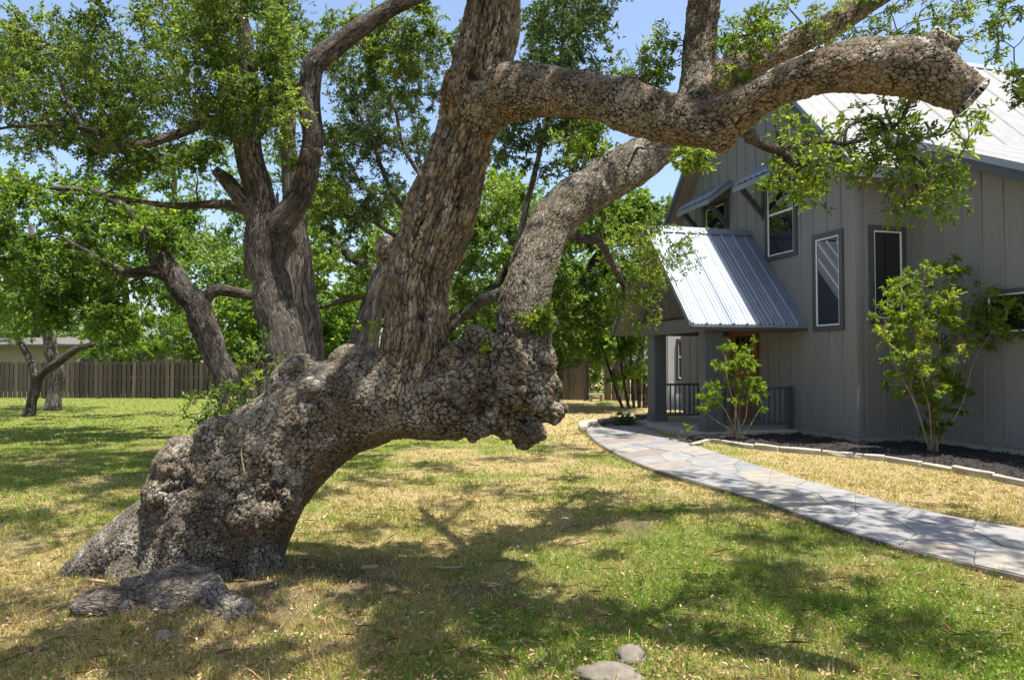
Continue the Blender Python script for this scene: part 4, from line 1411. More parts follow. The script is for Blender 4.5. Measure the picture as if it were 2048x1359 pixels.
for (px, py, d, rad, n) in ((1080, 160, 4.78, .15, 3), (1200, 170, 4.45, .15, 3), (1330, 210, 4.2, .15, 3), (1450, 220, 3.98, .15, 2), (1600, 140, 3.75, .15, 2),
                            (1130, 400, 5.75, .2, 3), (1280, 300, 6.4, .22, 4), (900, 330, 5.1, .2, 3), (850, 480, 5.1, .15, 2), (960, 100, 5.1, .2, 3),
                            (520, 850, 5.05, .12, 1), (430, 930, 5.0, .14, 1), (820, 740, 5.0, .15, 1), (970, 700, 5.05, .18, 2), (380, 1090, 4.95, .15, 1), (320, 1200, 4.35, .15, 2)):
    g = at(px, py, d)
    for k in range(n):
        o_ = g + np.array([rng.normal() * rad, rng.normal() * rad, 0]) + SUN / SUN[2] * (rng.uniform(5.7, 7.6) - g[2])  # unseen clumps set along sun rays to shade limbs and trunk
        up_cl.append([*o_, rng.uniform(.2, .36)])
lines, dirs = grow(np.vstack([oskel] + hskel), np.array(cl), rng, wig=.10, thick=.010)
accB = Acc()
for k, (Pp, R) in enumerate(lines):
    V, Fq, T3, Q = tube(Pp, R, 6, 0, .03, 2, k % 17); accB.add(V - oak_base, Fq, T3, Q)
me, tv, tf = sprays(np.array(cl), dirs, rng, 8, 11, .046, .0185, twig_r=.0022, hexa=True, name="crown", bias=.6, upb=.5)
accB.add(tv - oak_base, tf, None, np.zeros((len(tv), 3)))
tag(link("crown", me, M_leaf_oak, oak, -oak_base), kind="stuff")
tops = np.array([p for p in oskel if p[2] > 3.9])
lines, dirs = grow(tops, np.array(up_cl), rng, wig=.18, thick=.006)
for k, (Pp, R) in enumerate(lines):
    V, Fq, T3, Q = tube(Pp, R, 5, 0, .03, 2, k % 17); accB.add(V - oak_base, Fq, T3, Q)
me, tv, tf = sprays(np.array(up_cl), dirs, rng, 14, 17, .085, .045, twig_r=.003, name="shade_crown", bias=.3, upb=1.0, flat=.5)
tag(link("shade_crown", me, M_leaf_oak, oak, -oak_base), kind="stuff")
tag(link("branches", accB.mesh("branches", True, "q"), M_bark2, oak), kind="stuff")

# sprouts out of the trunk
spr = []
spr += ellip(rng, 16, 425, 805, 55, 50, 5.2, 5.5, .08, .14)
spr += ellip(rng, 7, 500, 790, 35, 30, 5.25, 5.45, .07, .12)
spr += ellip(rng, 8, 515, 725, 35, 45, 5.25, 5.45, .07, .12)
spr += ellip(rng, 2, 405, 860, 20, 20, 5.2, 5.3, .06, .10)
root_s = poly3(P((470, 850, 5.2, 6), (470, 840, 5.25, 5), (510, 800, 5.25, 5)))
lines, dirs = grow(root_s, np.array(spr), rng, r_tip=.002, wig=.1, thick=.004)
accS = Acc()
for k, (Pp, R) in enumerate(lines):
    V, Fq, T3, Q = tube(Pp, R, 5, 0, .03, 2, k); accS.add(V - oak_base, Fq, T3, Q)
me, tv, tf = sprays(np.array(spr), dirs, rng, 4, 8, .045, .018, twig_r=.0016, hexa=True, name="sprout", bias=.9)
tag(link("sprout", me, M_leaf_mid, oak, -oak_base), kind="stuff")
spr2 = ellip(rng, 3, 285, 1068, 14, 12, 4.98, 5.02, .035, .05) + ellip(rng, 3, 742, 668, 20, 18, 4.98, 5.02, .05, .07) + ellip(rng, 4, 965, 695, 25, 12, 4.92, 4.98, .04, .06)
me, tv2, tf2 = sprays(np.array(spr2), np.tile([0, 0, 1.], (len(spr2), 1)), rng, 4, 6, .035, .018, twig_r=.0016, hexa=True, name="sprout", bias=1.2, vr=(.5, 1))
tag(link("sprout", me, M_leaf_shrub, oak, -oak_base), kind="stuff")
accS.add(tv - oak_base, tf, None, np.zeros((len(tv), 3)))
accS.add(tv2 - oak_base, tf2, None, np.zeros((len(tv2), 3)))
tag(link("sprout_stems", accS.mesh("sprout_stems", True, "q"), M_twig, oak), kind="stuff")
# bare twigs poking up from the sawn limb
accD = Acc()
for (x, y, d, n) in ((1265, 165, 4.33, 9), (1640, 88, 3.70, 6), (1660, 84, 3.68, 4)):
    for k in range(n):
        p0 = at(x + rng.normal() * 14, y + 4, d)
        dv = norm(np.array([rng.normal() * .5, rng.normal() * .5, 1.0])); L = rng.uniform(.05, .22)
        pp = np.array([p0, p0 + dv * L * .5 + rng.normal(size=3) * .01, p0 + dv * L + rng.normal(size=3) * .03])
        V, Fq, T3, Q = tube(pp, np.array([.003, .0022, .0012]), 4); accD.add(V - oak_base, Fq, T3)
tag(link("dead_twigs", accD.mesh("dead_twigs"), M_twig, oak), kind="stuff")
# vine stems lying on the trunk
for k, rows in enumerate((P((545, 790, 4.66, 2), (520, 820, 4.64, 2), (505, 850, 4.58, 2), (496, 870, 4.56, 2)), P((485, 840, 4.62, 2), (484, 880, 4.55, 2), (483, 910, 4.50, 2), (490, 950, 4.46, 2)))):
    P4 = catmull(poly3o(rows), .03)
    V, Fq, T3, Q = tube(P4[:, :3], np.full(len(P4), .0045), 5)
    link("vine", mesh_np("vine", V - oak_base, [Fq, T3], True), M_twigpale, oak)

# ------------------------------------------------------------------ other trees
rng = np.random.default_rng(23)
# forked oak left of centre
cl = []
cl += ellip(rng, 80, 330, 120, 340, 130, 8.2, 12, .25, .5)
cl += ellip(rng, 54, 110, 190, 190, 150, 8.0, 11.5, .25, .48)
cl += ellip(rng, 38, 480, 60, 200, 90, 8.2, 11.5, .25, .48)
cl += ellip(rng, 26, 520, 200, 90, 110, 8.5, 10.5, .22, .4)
cl += ellip(rng, 26, 300, 300, 170, 70, 8.5, 11.5, .2, .35)
cl += ellip(rng, 46, 790, 90, 150, 95, 9.5, 12, .2, .4)
cl += ellip(rng, 14, 640, 350, 50, 90, 9.5, 10.5, .18, .3)
cl += ellip(rng, 6, 480, 230, 40, 40, 9.2, 9.7, .15, .25)
for c_ in cl:
    qx = CX + F * c_[0] / c_[1]; qy = HOR - F * (c_[2] - EYE) / c_[1]
    if ((560 < qx < 900) or (470 < qx <= 560 and qy > 230)) and c_[1] < 10.3:
        k_ = rng.uniform(10.3, 12.0) / c_[1]
        c_[0], c_[1], c_[2] = c_[0] * k_, c_[1] * k_, EYE + (c_[2] - EYE) * k_
build_tree("oak_tree", "forked green oak rising behind the leaning trunk, left of the bare grey stub", "tree",
           [P((568, 960, 10, 52), (566, 850, 10, 48), (568, 740, 10, 45), (558, 650, 10, 42), (537, 560, 10, 37), (530, 490, 10, 39), (522, 430, 10, 30), (508, 350, 9.9, 28), (497, 270, 9.8, 26), (500, 190, 9.8, 22), (492, 90, 9.8, 16), (470, -40, 9.8, 11)),
            P((532, 500, 10, 30), (560, 450, 9.95, 28), (600, 392, 9.9, 25), (618, 330, 9.85, 23), (627, 270, 9.8, 21), (618, 200, 9.8, 20), (628, 130, 9.8, 22), (680, 85, 9.8, 20), (740, 45, 9.8, 18), (810, 0, 9.8, 17), (900, -30, 9.8, 14)),
            P((522, 450, 10, 20), (490, 410, 9.9, 17), (452, 360, 9.8, 14), (430, 340, 9.7, 9)),
            P((500, 270, 9.8, 14), (430, 240, 9.6, 11), (350, 270, 9.4, 9), (265, 290, 9.2, 8), (170, 255, 9.0, 6.5), (60, 250, 8.8, 3.5), (-30, 262, 8.7, 2)),
            P((265, 290, 9.2, 8), (210, 300, 9.1, 7), (155, 240, 9.0, 5), (120, 160, 9.0, 3.5), (100, 90, 9, 2)),
            P((520, 440, 10.0, 12), (480, 415, 10.1, 11), (430, 408, 10.2, 9), (360, 412, 10.2, 7), (280, 402, 10.2, 5), (200, 390, 10.2, 3)),
            P((600, 360, 9.9, 14), (625, 310, 9.8, 13), (640, 300, 9.75, 12))],
           cl, M_leaf_mid, M_bark2, 101, twigs=22, leaves=21, leafL=.054, leafW=.028, cell=.05, stretch=5, sides=20, twig_r=.003)
# grey dead cedar and leaning cedar
cl = ellip(rng, 16, 575, 60, 60, 110, 12.5, 13.5, .25, .45)
build_tree("cedar_tree", "straight weathered grey cedar trunk just right of the forked oak", "tree",
           [P((630, 960, 13, 52), (625, 800, 13, 45), (612, 700, 13, 35), (600, 600, 13, 30), (592, 500, 13, 25), (586, 400, 13, 20), (578, 280, 13, 16), (573, 180, 13, 14), (570, 60, 13, 10), (568, -50, 13, 6))],
           cl, M_leaf_cedar, M_bark3, 102, twigs=9, leaves=14, leafL=.07, leafW=.022, cell=.06, stretch=12, sides=16, rough=.3, group="cedars")
cl = ellip(rng, 60, 740, 300, 110, 150, 12.5, 14.5, .22, .4) + ellip(rng, 36, 790, 180, 90, 120, 13, 15, .2, .4) + ellip(rng, 12, 690, 410, 60, 60, 12.5, 13.5, .2, .3)
build_tree("cedar_tree", "dark cedar leaning right behind the main bole with open wispy branches", "tree",
           [P((705, 960, 13.5, 34), (715, 800, 13.5, 32), (727, 690, 13.5, 28), (748, 600, 13.5, 23), (778, 530, 13.5, 20), (830, 440, 13.5, 16), (880, 340, 13.5, 12), (915, 220, 13.5, 9), (940, 80, 13.5, 5)),
            P((835, 440, 13.5, 7), (795, 400, 13.4, 6), (765, 340, 13.3, 4.5), (735, 260, 13.2, 3), (700, 190, 13.2, 2)),
            P((860, 380, 13.5, 5), (810, 300, 13.3, 4), (790, 220, 13.2, 3), (760, 150, 13.2, 2)),
            P((800, 480, 13.5, 5), (740, 440, 13.3, 3.5), (690, 430, 13.2, 2.5), (650, 400, 13.1, 1.5))],
           cl, M_leaf_cedar, M_bark3, 103, twigs=14, leaves=18, leafL=.075, leafW=.030, cell=.06, stretch=12, sides=14, rough=.25, group="cedars", thick=.008)
cl = ellip(rng, 76, 1130, 120, 100, 150, 17, 20, .3, .6) + ellip(rng, 30, 1080, 280, 90, 70, 17, 19, .3, .5) + ellip(rng, 24, 1160, 20, 80, 70, 17, 20, .3, .55)
build_tree("cedar_tree", "tall feathery cedar against the sky between bole and upright limb", "tree",
           [P((1000, 830, 18.5, 14), (1010, 650, 18.5, 11), (1045, 450, 18.5, 7), (1085, 280, 18.5, 5), (1120, 120, 18.5, 4), (1140, -30, 18.5, 2))],
           cl, M_leaf_cedar, M_bark3, 104, twigs=13, leaves=18, draw_twigs=False, leafL=.12, leafW=.05, cell=.08, stretch=8, sides=10, group="cedars", thick=.008)
# leaning oak on the left
cl = []
cl += ellip(rng, 46, 130, 430, 190, 90, 12.5, 16, .3, .6)
cl += ellip(rng, 40, 110, 560, 150, 90, 13, 16, .3, .55)
cl += ellip(rng, 20, 330, 440, 110, 70, 13.5, 16, .28, .5)
cl += ellip(rng, 12, 220, 620, 70, 60, 13, 15, .25, .4)
build_tree("oak_tree", "oak leaning left with its crooked trunk crossing in front of the picket fence", "tree",
           [P((490, 900, 14, 30), (468, 800, 14, 27), (440, 730, 14, 25), (416, 670, 14, 26), (390, 612, 14, 26), (348, 550, 14, 23), (312, 500, 14, 18), (285, 455, 14, 13), (250, 415, 14, 9), (190, 385, 13.9, 7), (90, 372, 13.8, 5), (0, 350, 13.6, 3)),
            P((350, 560, 14, 13), (305, 542, 13.8, 11), (250, 545, 13.6, 8), (195, 515, 13.4, 5), (120, 470, 13.2, 3)),
            P((395, 625, 14, 14), (430, 580, 14.2, 12), (500, 590, 14.4, 10), (520, 585, 14.5, 8))],
           cl, M_leaf_bright, M_bark2, 105, twigs=19, leaves=19, leafL=.09, leafW=.05, cell=.07, stretch=4, sides=16)
# two small yard trees near the fence
cl = ellip(rng, 30, 60, 600, 110, 70, 17, 21, .35, .6) + ellip(rng, 14, 240, 690, 70, 25, 18.5, 20, .25, .4) + ellip(rng, 8, 330, 660, 60, 30, 19, 21, .3, .45)
build_tree("yard_tree", "slender dark tree forking low on the lawn near the fence", "tree",
           [P((58, 835, 19.5, 11), (66, 800, 19.5, 9.5), (72, 765, 19.5, 10), (66, 730, 19.5, 7), (45, 690, 19.5, 6), (20, 650, 19.5, 5), (5, 590, 19.5, 4)),
            P((70, 770, 19.5, 9), (85, 745, 19.5, 8), (115, 725, 19.4, 8), (150, 700, 19.2, 7), (190, 688, 19.0, 5), (240, 690, 19.0, 4))],
           cl, M_leaf_bright, M_bark2, 106, twigs=13, leaves=16, draw_twigs=False, leafL=.10, leafW=.05, sides=10)
cl = ellip(rng, 34, 120, 570, 130, 80, 20, 24, .4, .7) + ellip(rng, 16, 40, 500, 100, 60, 20, 24, .4, .7)
build_tree("yard_tree", "short thick grey trunk standing just before the picket fence", "tree",
           [P((104, 822, 21.8, 18), (108, 790, 21.8, 13), (113, 750, 21.8, 12), (100, 690, 21.8, 12), (85, 620, 21.8, 11), (80, 550, 21.8, 8), (60, 450, 21.8, 5)),
            P((95, 670, 21.8, 8), (60, 640, 21.8, 7), (20, 600, 21.8, 5))],
           cl, M_leaf_mid, M_bark3, 107, twigs=14, leaves=17, draw_twigs=False, leafL=.11, leafW=.055, sides=10)
# background oaks
cl = []
cl += ellip(rng, 60, 700, 510, 140, 130, 21, 26, .35, .7)
cl += ellip(rng, 56, 960, 500, 110, 150, 21, 26, .35, .7)
cl += ellip(rng, 18, 980, 400, 80, 60, 22, 26, .35, .6)
build_tree("oak_tree", "spreading far oak seen on both sides of the main bole", "tree",
           [P((850, 815, 23, 26), (852, 740, 23, 22), (840, 660, 23, 18), (800, 580, 23, 14), (740, 540, 23, 12), (690, 500, 23, 9), (650, 470, 23, 6)),
            P((852, 720, 23, 16), (900, 650, 23, 14), (950, 605, 23, 13), (1000, 560, 23, 9), (1040, 470, 23, 6)),
            P((800, 590, 23, 9), (740, 590, 22.5, 8), (690, 600, 22.5, 6), (640, 615, 22.5, 4))],
           cl, M_leaf_pale, M_bark2, 108, twigs=17, leaves=18, draw_twigs=False, leafL=.15, leafW=.075, sides=10, wig=.16)
cl = ellip(rng, 84, 1180, 520, 140, 130, 20, 25, .35, .7) + ellip(rng, 24, 1280, 430, 60, 50, 20, 23, .3, .55) + ellip(rng, 20, 1120, 620, 90, 60, 20, 24, .35, .6)
build_tree("oak_tree", "pale green far oak filling the gap between curved limb and porch", "tree",
           [P((1105, 815, 23.5, 18), (1110, 720, 23.5, 14), (1140, 620, 23.5, 12), (1190, 520, 23.5, 9), (1240, 430, 23.5, 5)),
            P((1115, 690, 23.5, 9), (1080, 600, 23.5, 7), (1060, 500, 23.5, 4))],
           cl, M_leaf_pale, M_bark2, 109, twigs=16, leaves=18, draw_twigs=False, leafL=.15, leafW=.075, sides=10, wig=.16)
cl = ellip(rng, 44, 1210, 650, 95, 75, 21.5, 24.5, .3, .55) + ellip(rng, 20, 1260, 720, 45, 50, 22, 24, .22, .4) + ellip(rng, 12, 1150, 700, 45, 30, 22, 24, .22, .4)
build_tree("multi_stem_tree", "slender multi stemmed small tree between the porch and the back fence", "tree",
           [P((1246, 818, 23, 3.2), (1232, 780, 23, 3), (1218, 735, 23, 2.6), (1198, 680, 23, 2), (1170, 620, 23, 1.2)),
            P((1258, 818, 23, 3.4), (1249, 770, 23, 3), (1240, 710, 23, 2.4), (1230, 640, 23, 1.6)),
            P((1268, 818, 23.2, 3), (1264, 760, 23, 2.6), (1259, 690, 23, 2.2), (1252, 600, 23, 1.4)),
            P((1279, 818, 23, 4), (1277, 750, 23, 3.4), (1281, 680, 23, 2.6), (1290, 590, 23, 1.6)),
            P((1290, 818, 23, 5.5), (1291, 760, 23, 4.5), (1286, 690, 23, 3), (1300, 600, 23, 1.6))],
           cl, M_leaf_bright, M_bark2, 110, twigs=14, leaves=17, draw_twigs=False, leafL=.11, leafW=.05, sides=8, trunk_name="stem")
# trees beyond the fence
far = [(-60, 560, 40, 130, 150, "pale", "broad tree at the far left beyond the neighbouring house"), (250, 560, 36, 130, 150, "bright", "tree beyond the fence behind the crooked leaning trunk"), (440, 600, 33, 110, 130, "pale", "rounded tree beyond the fence right of the neighbouring house"),
       (560, 500, 38, 110, 190, "mid", "taller darker tree beyond the fence behind the forked oak"), (650, 670, 32, 90, 80, "bright", "low bright tree beyond the fence right of the grey cedar trunk"), (780, 640, 36, 110, 120, "pale", "pale tree beyond the fence behind the main bole"),
       (950, 660, 34, 110, 100, "mid", "dark low tree beyond the fence under the curved limb"), (1090, 640, 33, 110, 120, "bright", "bright tree beyond the plank fence beside the burl"), (1230, 600, 38, 120, 150, "pale", "tree beyond the plank fence behind the slender stems"), (1400, 560, 44, 140, 160, "mid", "tree beyond the porch roof"), (350, 400, 42, 160, 150, "pale", "tall hazy tree beyond the fence at left"),
       (520, 650, 31, 70, 80, "bright", "bright bushy tree just beyond the fence between leaning and forked trunks"), (870, 520, 40, 120, 160, "pale", "tall pale tree beyond the fence behind the upper bole"), (1030, 520, 41, 110, 170, "bright", "tall tree beyond the fence framed by the curved limb"), (1150, 700, 31, 60, 50, "bright", "low bright tree right above the plank fence"), (70, 640, 46, 130, 60, "pale", "distant tree over the neighbouring roof")]
mats = {"pale": M_leaf_pale, "bright": M_leaf_bright, "mid": M_leaf_mid}
for k, (px, py, d, rx, ry, mt, lb) in enumerate(far):
    cl = ellip(rng, 64, px, py, rx, ry, d - 2.5, d + 2.5, .6, 1.25)
    gy_ = HOR + EYE * F / d
    build_tree("background_tree", lb, "tree", [P((px + 8, gy_, d, 9), (px + 4, (gy_ + py) / 2 + 40, d, 8), (px, py, d, 6), (px - 6, py - ry * .6, d, 3))],
               cl, mats[mt], M_bark2, 200 + k, twigs=13, leaves=15, leafL=.22, leafW=.12, draw_twigs=False, sides=8, group="trees beyond the fence", wig=.14)

# ------------------------------------------------------------------ shrubs
rng = np.random.default_rng(31)


def stems(base, tops, r0, d):
    out = []
    for (x, y, dd) in tops:
        b0 = np.array([*base, 0.0]); 
        T_ = at(x, y, d + dd)
        m1 = b0 * .65 + T_ * .35 + rng.normal(size=3) * .06; m2 = b0 * .3 + T_ * .7 + rng.normal(size=3) * .06
        out.append(np.array([[*b0 + rng.normal(size=3) * [.05, .05, 0], r0], [*m1, r0 * .8], [*m2, r0 * .55], [*T_, r0 * .25]]))
    return out


bs = gnd(1862, 908)[:2]; dS = bs[1]
cl = ellip(rng, 80, 1850, 700, 98, 115, dS - .6, dS + .4, .11, .2) + ellip(rng, 46, 1880, 605, 110, 75, dS - .5, dS + .3, .10, .19) + ellip(rng, 36, 1965, 640, 85, 55, dS - .5, dS + .2, .10, .2) + ellip(rng, 16, 1790, 600, 50, 60, dS - .4, dS + .3, .09, .17)
cl += ellip(rng, 16, 2030, 640, 40, 45, dS - .9, dS - .3, .09, .17)
cl += ellip(rng, 34, 1875, 800, 60, 70, dS - .3, dS + .3, .09, .16) + ellip(rng, 8, 1880, 535, 60, 20, dS - .3, dS + .3, .07, .12)
build_tree("shrub", "large loose yellow green shrub in front of the side wall windows", "shrub",
           stems(bs, [(1770, 640, -.1), (1800, 560, 0), (1850, 530, .1), (1900, 560, -.1), (1945, 600, -.2), (2000, 640, -.3), (1830, 650, -.3), (1890, 680, .2), (1930, 720, 0)], .016, dS),
           cl, M_leaf_shrub, M_twigpale, 301, twigs=10, leaves=17, leafL=.040, leafW=.024, twig_r=.0025, sides=6, upb=1.0, flat=.4, thick=.005, trunk_name="stem")
bs = gnd(1472, 884)[:2]; dS = bs[1]
cl = ellip(rng, 14, 1455, 715, 32, 26, dS - .2, dS + .2, .08, .14) + ellip(rng, 12, 1500, 705, 14, 30, dS - .2, dS + .2, .07, .12) + ellip(rng, 24, 1490, 760, 38, 45, dS - .3, dS + .3, .08, .15) + ellip(rng, 14, 1430, 790, 40, 28, dS - .3, dS + .2, .07, .13) + ellip(rng, 4, 1400, 820, 12, 14, dS - .2, dS, .05, .08) + ellip(rng, 6, 1525, 800, 14, 28, dS - .2, dS + .2, .05, .09)
build_tree("shrub", "young arching shrub with pale stems in front of the porch column", "shrub",
           stems(bs, [(1405, 820, -.1), (1430, 790, -.2), (1450, 710, 0), (1470, 740, .1), (1500, 700, 0), (1510, 760, -.1), (1530, 800, 0), (1480, 800, .1)], .012, dS),
           cl, M_leaf_shrub, M_twigpale, 302, twigs=9, leaves=17, leafL=.038, leafW=.02, twig_r=.0022, hexa=True, sides=6, upb=.8, thick=.005, trunk_name="stem", vr=(0, .8))
bs = gnd(1253, 853)[:2]
cl = [[bs[0] + rng.normal() * .12, bs[1] + rng.normal() * .12, .08 + abs(rng.normal()) * .13, .14] for k in range(16)]
build_tree("shrub", "low round dark green shrub at the far end of the walkway", "shrub", stems(bs, [(1253, 838, 0), (1246, 836, 0), (1262, 838, 0)], .01, bs[1]), cl, M_leaf_mid, M_twig, 303, twigs=7, leaves=14, leafL=.045, leafW=.025, sides=5, trunk_name="stem")
bs = gnd(1374, 880)[:2]
cl = [[bs[0] + rng.normal() * .04, bs[1] + rng.normal() * .04, .2 + rng.uniform(-.04, .1), .09] for k in range(6)]
build_tree("shrub", "tiny sprig of a plant in mulch beside the near porch column", "shrub", stems(bs, [(1374, 850, 0), (1368, 856, 0), (1380, 855, 0)], .006, bs[1]), cl, M_leaf_shrub, M_twigpale, 304, twigs=4, leaves=8, leafL=.035, leafW=.018, sides=5, trunk_name="stem", vr=(0, .7))

# ------------------------------------------------------------------ fences, neighbour house, hill
M_fence = plain("fence_wood", (.20, .165, .13), .9, .35, 2.0, stretch=(6, 6, .6), bmp=.4, bscale=6)
def fence_mat(name, a, b__):
    m, nt, b = new_mat(name)
    r = N(nt, "ShaderNodeObjectInfo").outputs["Random"]
    tc = N(nt, "ShaderNodeTexCoord").outputs["Object"]
    mp = N(nt, "ShaderNodeMapping"); mp.inputs["Scale"].default_value = (9, 9, .7); nt.links.new(tc, mp.inputs[0])
    ad = N(nt, "ShaderNodeVectorMath", operation='ADD'); nt.links.new(mp.outputs[0], ad.inputs[0]); nt.links.new(r, ad.inputs[1])
    c = mixc(nt, 1.0, ramp(nt, r, [(0, a), (.6, tuple((x + y) / 2 for x, y in zip(a, b__))), (1, b__)]), ramp(nt, noise(nt, ad.outputs[0], 2.5, 5, .7), [(.3, (.5, .48, .45)), (.7, (1.3, 1.28, 1.25))]), 'MULTIPLY')
    nt.links.new(c, b.inputs["Base Color"]); b.inputs["Roughness"].default_value = .9
    return m


M_fence = fence_mat("fence_wood", (.045, .037, .031), (.165, .128, .095))
M_fence2 = fence_mat("fence_wood_grey", (.06, .05, .042), (.20, .155, .115))
M_fence2_ = plain("fence_wood_grey", (.27, .225, .18), .9, .35, 2.0, stretch=(6, 6, .6), bmp=.4, bscale=6)


def dog_ear(w, h, t):
    e = w * .25
    return prism_me("picket", [(-w / 2, 0, 0), (w / 2, 0, 0), (w / 2, 0, h - e), (w / 2 - e, 0, h), (-w / 2 + e, 0, h), (-w / 2, 0, h - e)], (0, t, 0))


def fence(p0, p1, pitch, w, h, label, shadow_box, mats_, skip=None):
    root = empty("picket_fence", (*p0, 0), math.atan2(p1[1] - p0[1], p1[0] - p0[0]))
    tag(root, label, "fence")
    L = float(np.linalg.norm(np.array(p1) - np.array(p0)))
    mes = [dog_ear(w, h + dv, .018) for dv in (-.02, 0, .02)]
    for k, me_ in enumerate(mes): me_.materials.append(mats_[k % len(mats_)])
    x = 0; k = 0
    while x < L:
        if not (skip and skip[0] < x < skip[1]):
            o = link("picket", mes[rf.randrange(3)], None, root, (x + rf.uniform(-.008, .008), -.02, .03)); o.rotation_euler = (0, rf.uniform(-.012, .012), 0)
            if shadow_box:
                o = link("picket", mes[rf.randrange(3)], None, root, (x + pitch / 2, .06, .03))
        x += pitch; k += 1
    spans = [(0, L)] if not skip else [(0, skip[0]), (skip[1], L)]
    for a, e in spans:
        for z in (.3, .85, 1.4):
            box("rail", a, e, .0, .055, z, z + .09, mats_[0], root)
    x = 0
    while x <= L:
        if not (skip and skip[0] < x < skip[1]): box("post", x - .05, x + .05, .08, .18, 0, h - .05, mats_[0], root)
        x += 2.4


fa, fb = gnd(-25, 796)[:2], gnd(600, 798)[:2]
fence(fa, fb, .205, .14, 1.50, "weathered board on board picket fence across the left of the lawn", True, [M_fence, M_fence2])
fa, fb = gnd(1050, 800)[:2], gnd(1330, 803)[:2]
fence(fa, fb, .146, .14, 1.62, "solid brown plank fence beyond the porch with an opening", False, [M_fence2, M_fence], skip=(2.55, 3.1))
# low stone bench in the opening
bn = empty("stone_bench", (*gnd(1192, 802)[:2], 0))
tag(bn, "low pale stone bench standing in the opening of the plank fence", "bench")
box("bench_slab", -.28, .28, -.12, .12, .22, .30, M_lime, bn, .01)
for s_ in (-.2, .2): box("leg", s_ - .05, s_ + .05, -.1, .1, 0, .22, M_lime, bn, .008)

nh = empty("neighbour_house", (*at(60, 760, 39)[:2], 0))
tag(nh, "low tan neighbouring house behind the picket fence at left", "house")
M_tan = plain("tan_brick", (.29, .24, .18), .9, .12, 4, bmp=.3)
M_nroof = plain("shingle", (.10, .09, .085), .9, .2, 8)
box("wall", -9, 4.6, 0, 6, 0, 2.45, M_tan, nh)
box("wall", 4.65, 7.2, 1.0, 5, 0, 2.45, M_tan, nh)
link("roof", prism_me("roof", [(-9.4, -.7, 2.35), (-9.4, -.7, 2.5), (-9.4, 3, 3.0), (-9.4, 6.7, 2.5), (-9.4, 6.7, 2.35)], (17, 0, 0)), M_nroof, nh)
for (x0, x1, y) in ((2.9, 3.8, 0), (5.4, 6.2, 1.0)):
    w_ = box("window", x0, x1, y - .03, y - .002, 1.3, 2.0, M_trim, nh)
    for k in range(3):
        for r in range(2):
            a = x0 + .04 + k * (x1 - x0 - .08) / 3
            box("pane", a + .02, a + (x1 - x0 - .08) / 3 - .02, y - .045, y - .031, 1.34 + r * .33, 1.62 + r * .33, M_glass, w_)
hx, hyy = np.meshgrid(np.linspace(-420, 420, 60), np.linspace(300, 520, 12))
hp = np.stack([hx.ravel(), hyy.ravel()], -1)
hz = 18 * np.exp(-((hp[:, 1] - 420) / 70) ** 2) * (1 + .5 * fbm(np.stack([hp[:, 0] * .012, hp[:, 1] * .01, 0 * hx.ravel()], -1), 5, 3)) - 1
ii = (np.arange(11)[:, None] * 60 + np.arange(59)[None]).ravel()
hill = link("hill", mesh_np("hill", np.stack([hp[:, 0], hp[:, 1], hz], -1), [np.stack([ii, ii + 1, ii + 61, ii + 60], -1)], True), plain("hill_wood", (.07, .10, .06), .95, .3, .2))
tag(hill, kind="structure")

# ------------------------------------------------------------------ rocks, sticks
M_rock = plain("rock", (.15, .13, .105), .95, .45, 9, bmp=.9)


def rock(px, py, rx, ry, rz, label, seed):
    g = gnd(px, py)
    bm = bmesh.new(); bmesh.ops.create_icosphere(bm, subdivisions=4, radius=1)
    V = np.array([v.co[:] for v in bm.verts]); T3 = np.array([[v.index for v in f.verts] for f in bm.faces]); bm.free()
    V = V * (1 + .22 * fbm(V * 1.2 + seed, seed, 2) + .08 * fbm(V * 4, seed + 3, 3))[:, None]
    f1, f2, _ = voro(V * 1.4 + seed, seed)
    V = V * (1 - .10 * (f2 - f1 < .1))[:, None]
    V = V * [rx, ry, rz]
    o = link("rock", mesh_np("rock", V, [T3], True), M_rock, None, (g[0], g[1], float(gz(np.array([g[0]]), np.array([g[1]]))[0])))
    tag(o, label, "rock")


rock(1222, 1356, .18, .13, .075, "large pale rock half sunk in the grass at bottom centre", 4)
rock(1262, 1318, .10, .10, .06, "flat dark rock behind the large pale rock", 6)
rock(325, 1283, .06, .05, .04, "small pale stone in front of the exposed roots", 9)
stick_rows = [(P((168, 1112, 4.80, 3), (185, 1135, 4.76, 4), (205, 1160, 4.70, 3.5), (215, 1172, 4.66, 2)), "short broken stick leaning on the left root"),
              (P((850, 1131, 5.28, 2), (890, 1133, 5.25, 2.5), (930, 1131, 5.28, 2)), "thin straight stick lying in the trunk shade"),
              (P((720, 1135, 5.2, 4), (740, 1130, 5.22, 5), (756, 1126, 5.25, 3)), "stubby grey bark piece lying under the trunk"),
              (P((960, 1163, 4.9, 2), (985, 1166, 4.88, 2.5), (1000, 1169, 4.86, 2)), "small pale stick lying in the sunlit grass below the burl")]
for rows, lb in stick_rows:
    P4 = catmull(poly3(rows), .02)
    if rows[0][2] > 4.7:
        P4[:, 2] = gz(P4[:, 0], P4[:, 1]) + .025
    V, Fq, T3, Q = tube(P4[:, :3], P4[:, 3], 7, .25)
    tag(link("stick", mesh_np("stick", V, [Fq, T3], True), M_twigpale), lb, "stick")

# ------------------------------------------------------------------ grass, weeds, leaf litter
rng = np.random.default_rng(77)
house_poly = np.array([hw(-2.45, 1.7)[:2], hw(-.0, 1.7)[:2], hw(0, 0)[:2], hw(EXT_X, 0)[:2], hw(EXT_X, -9)[:2], hw(9, -9)[:2], hw(9, 8)[:2], hw(-.1, 8)[:2], hw(-2.45, 4.9)[:2]])


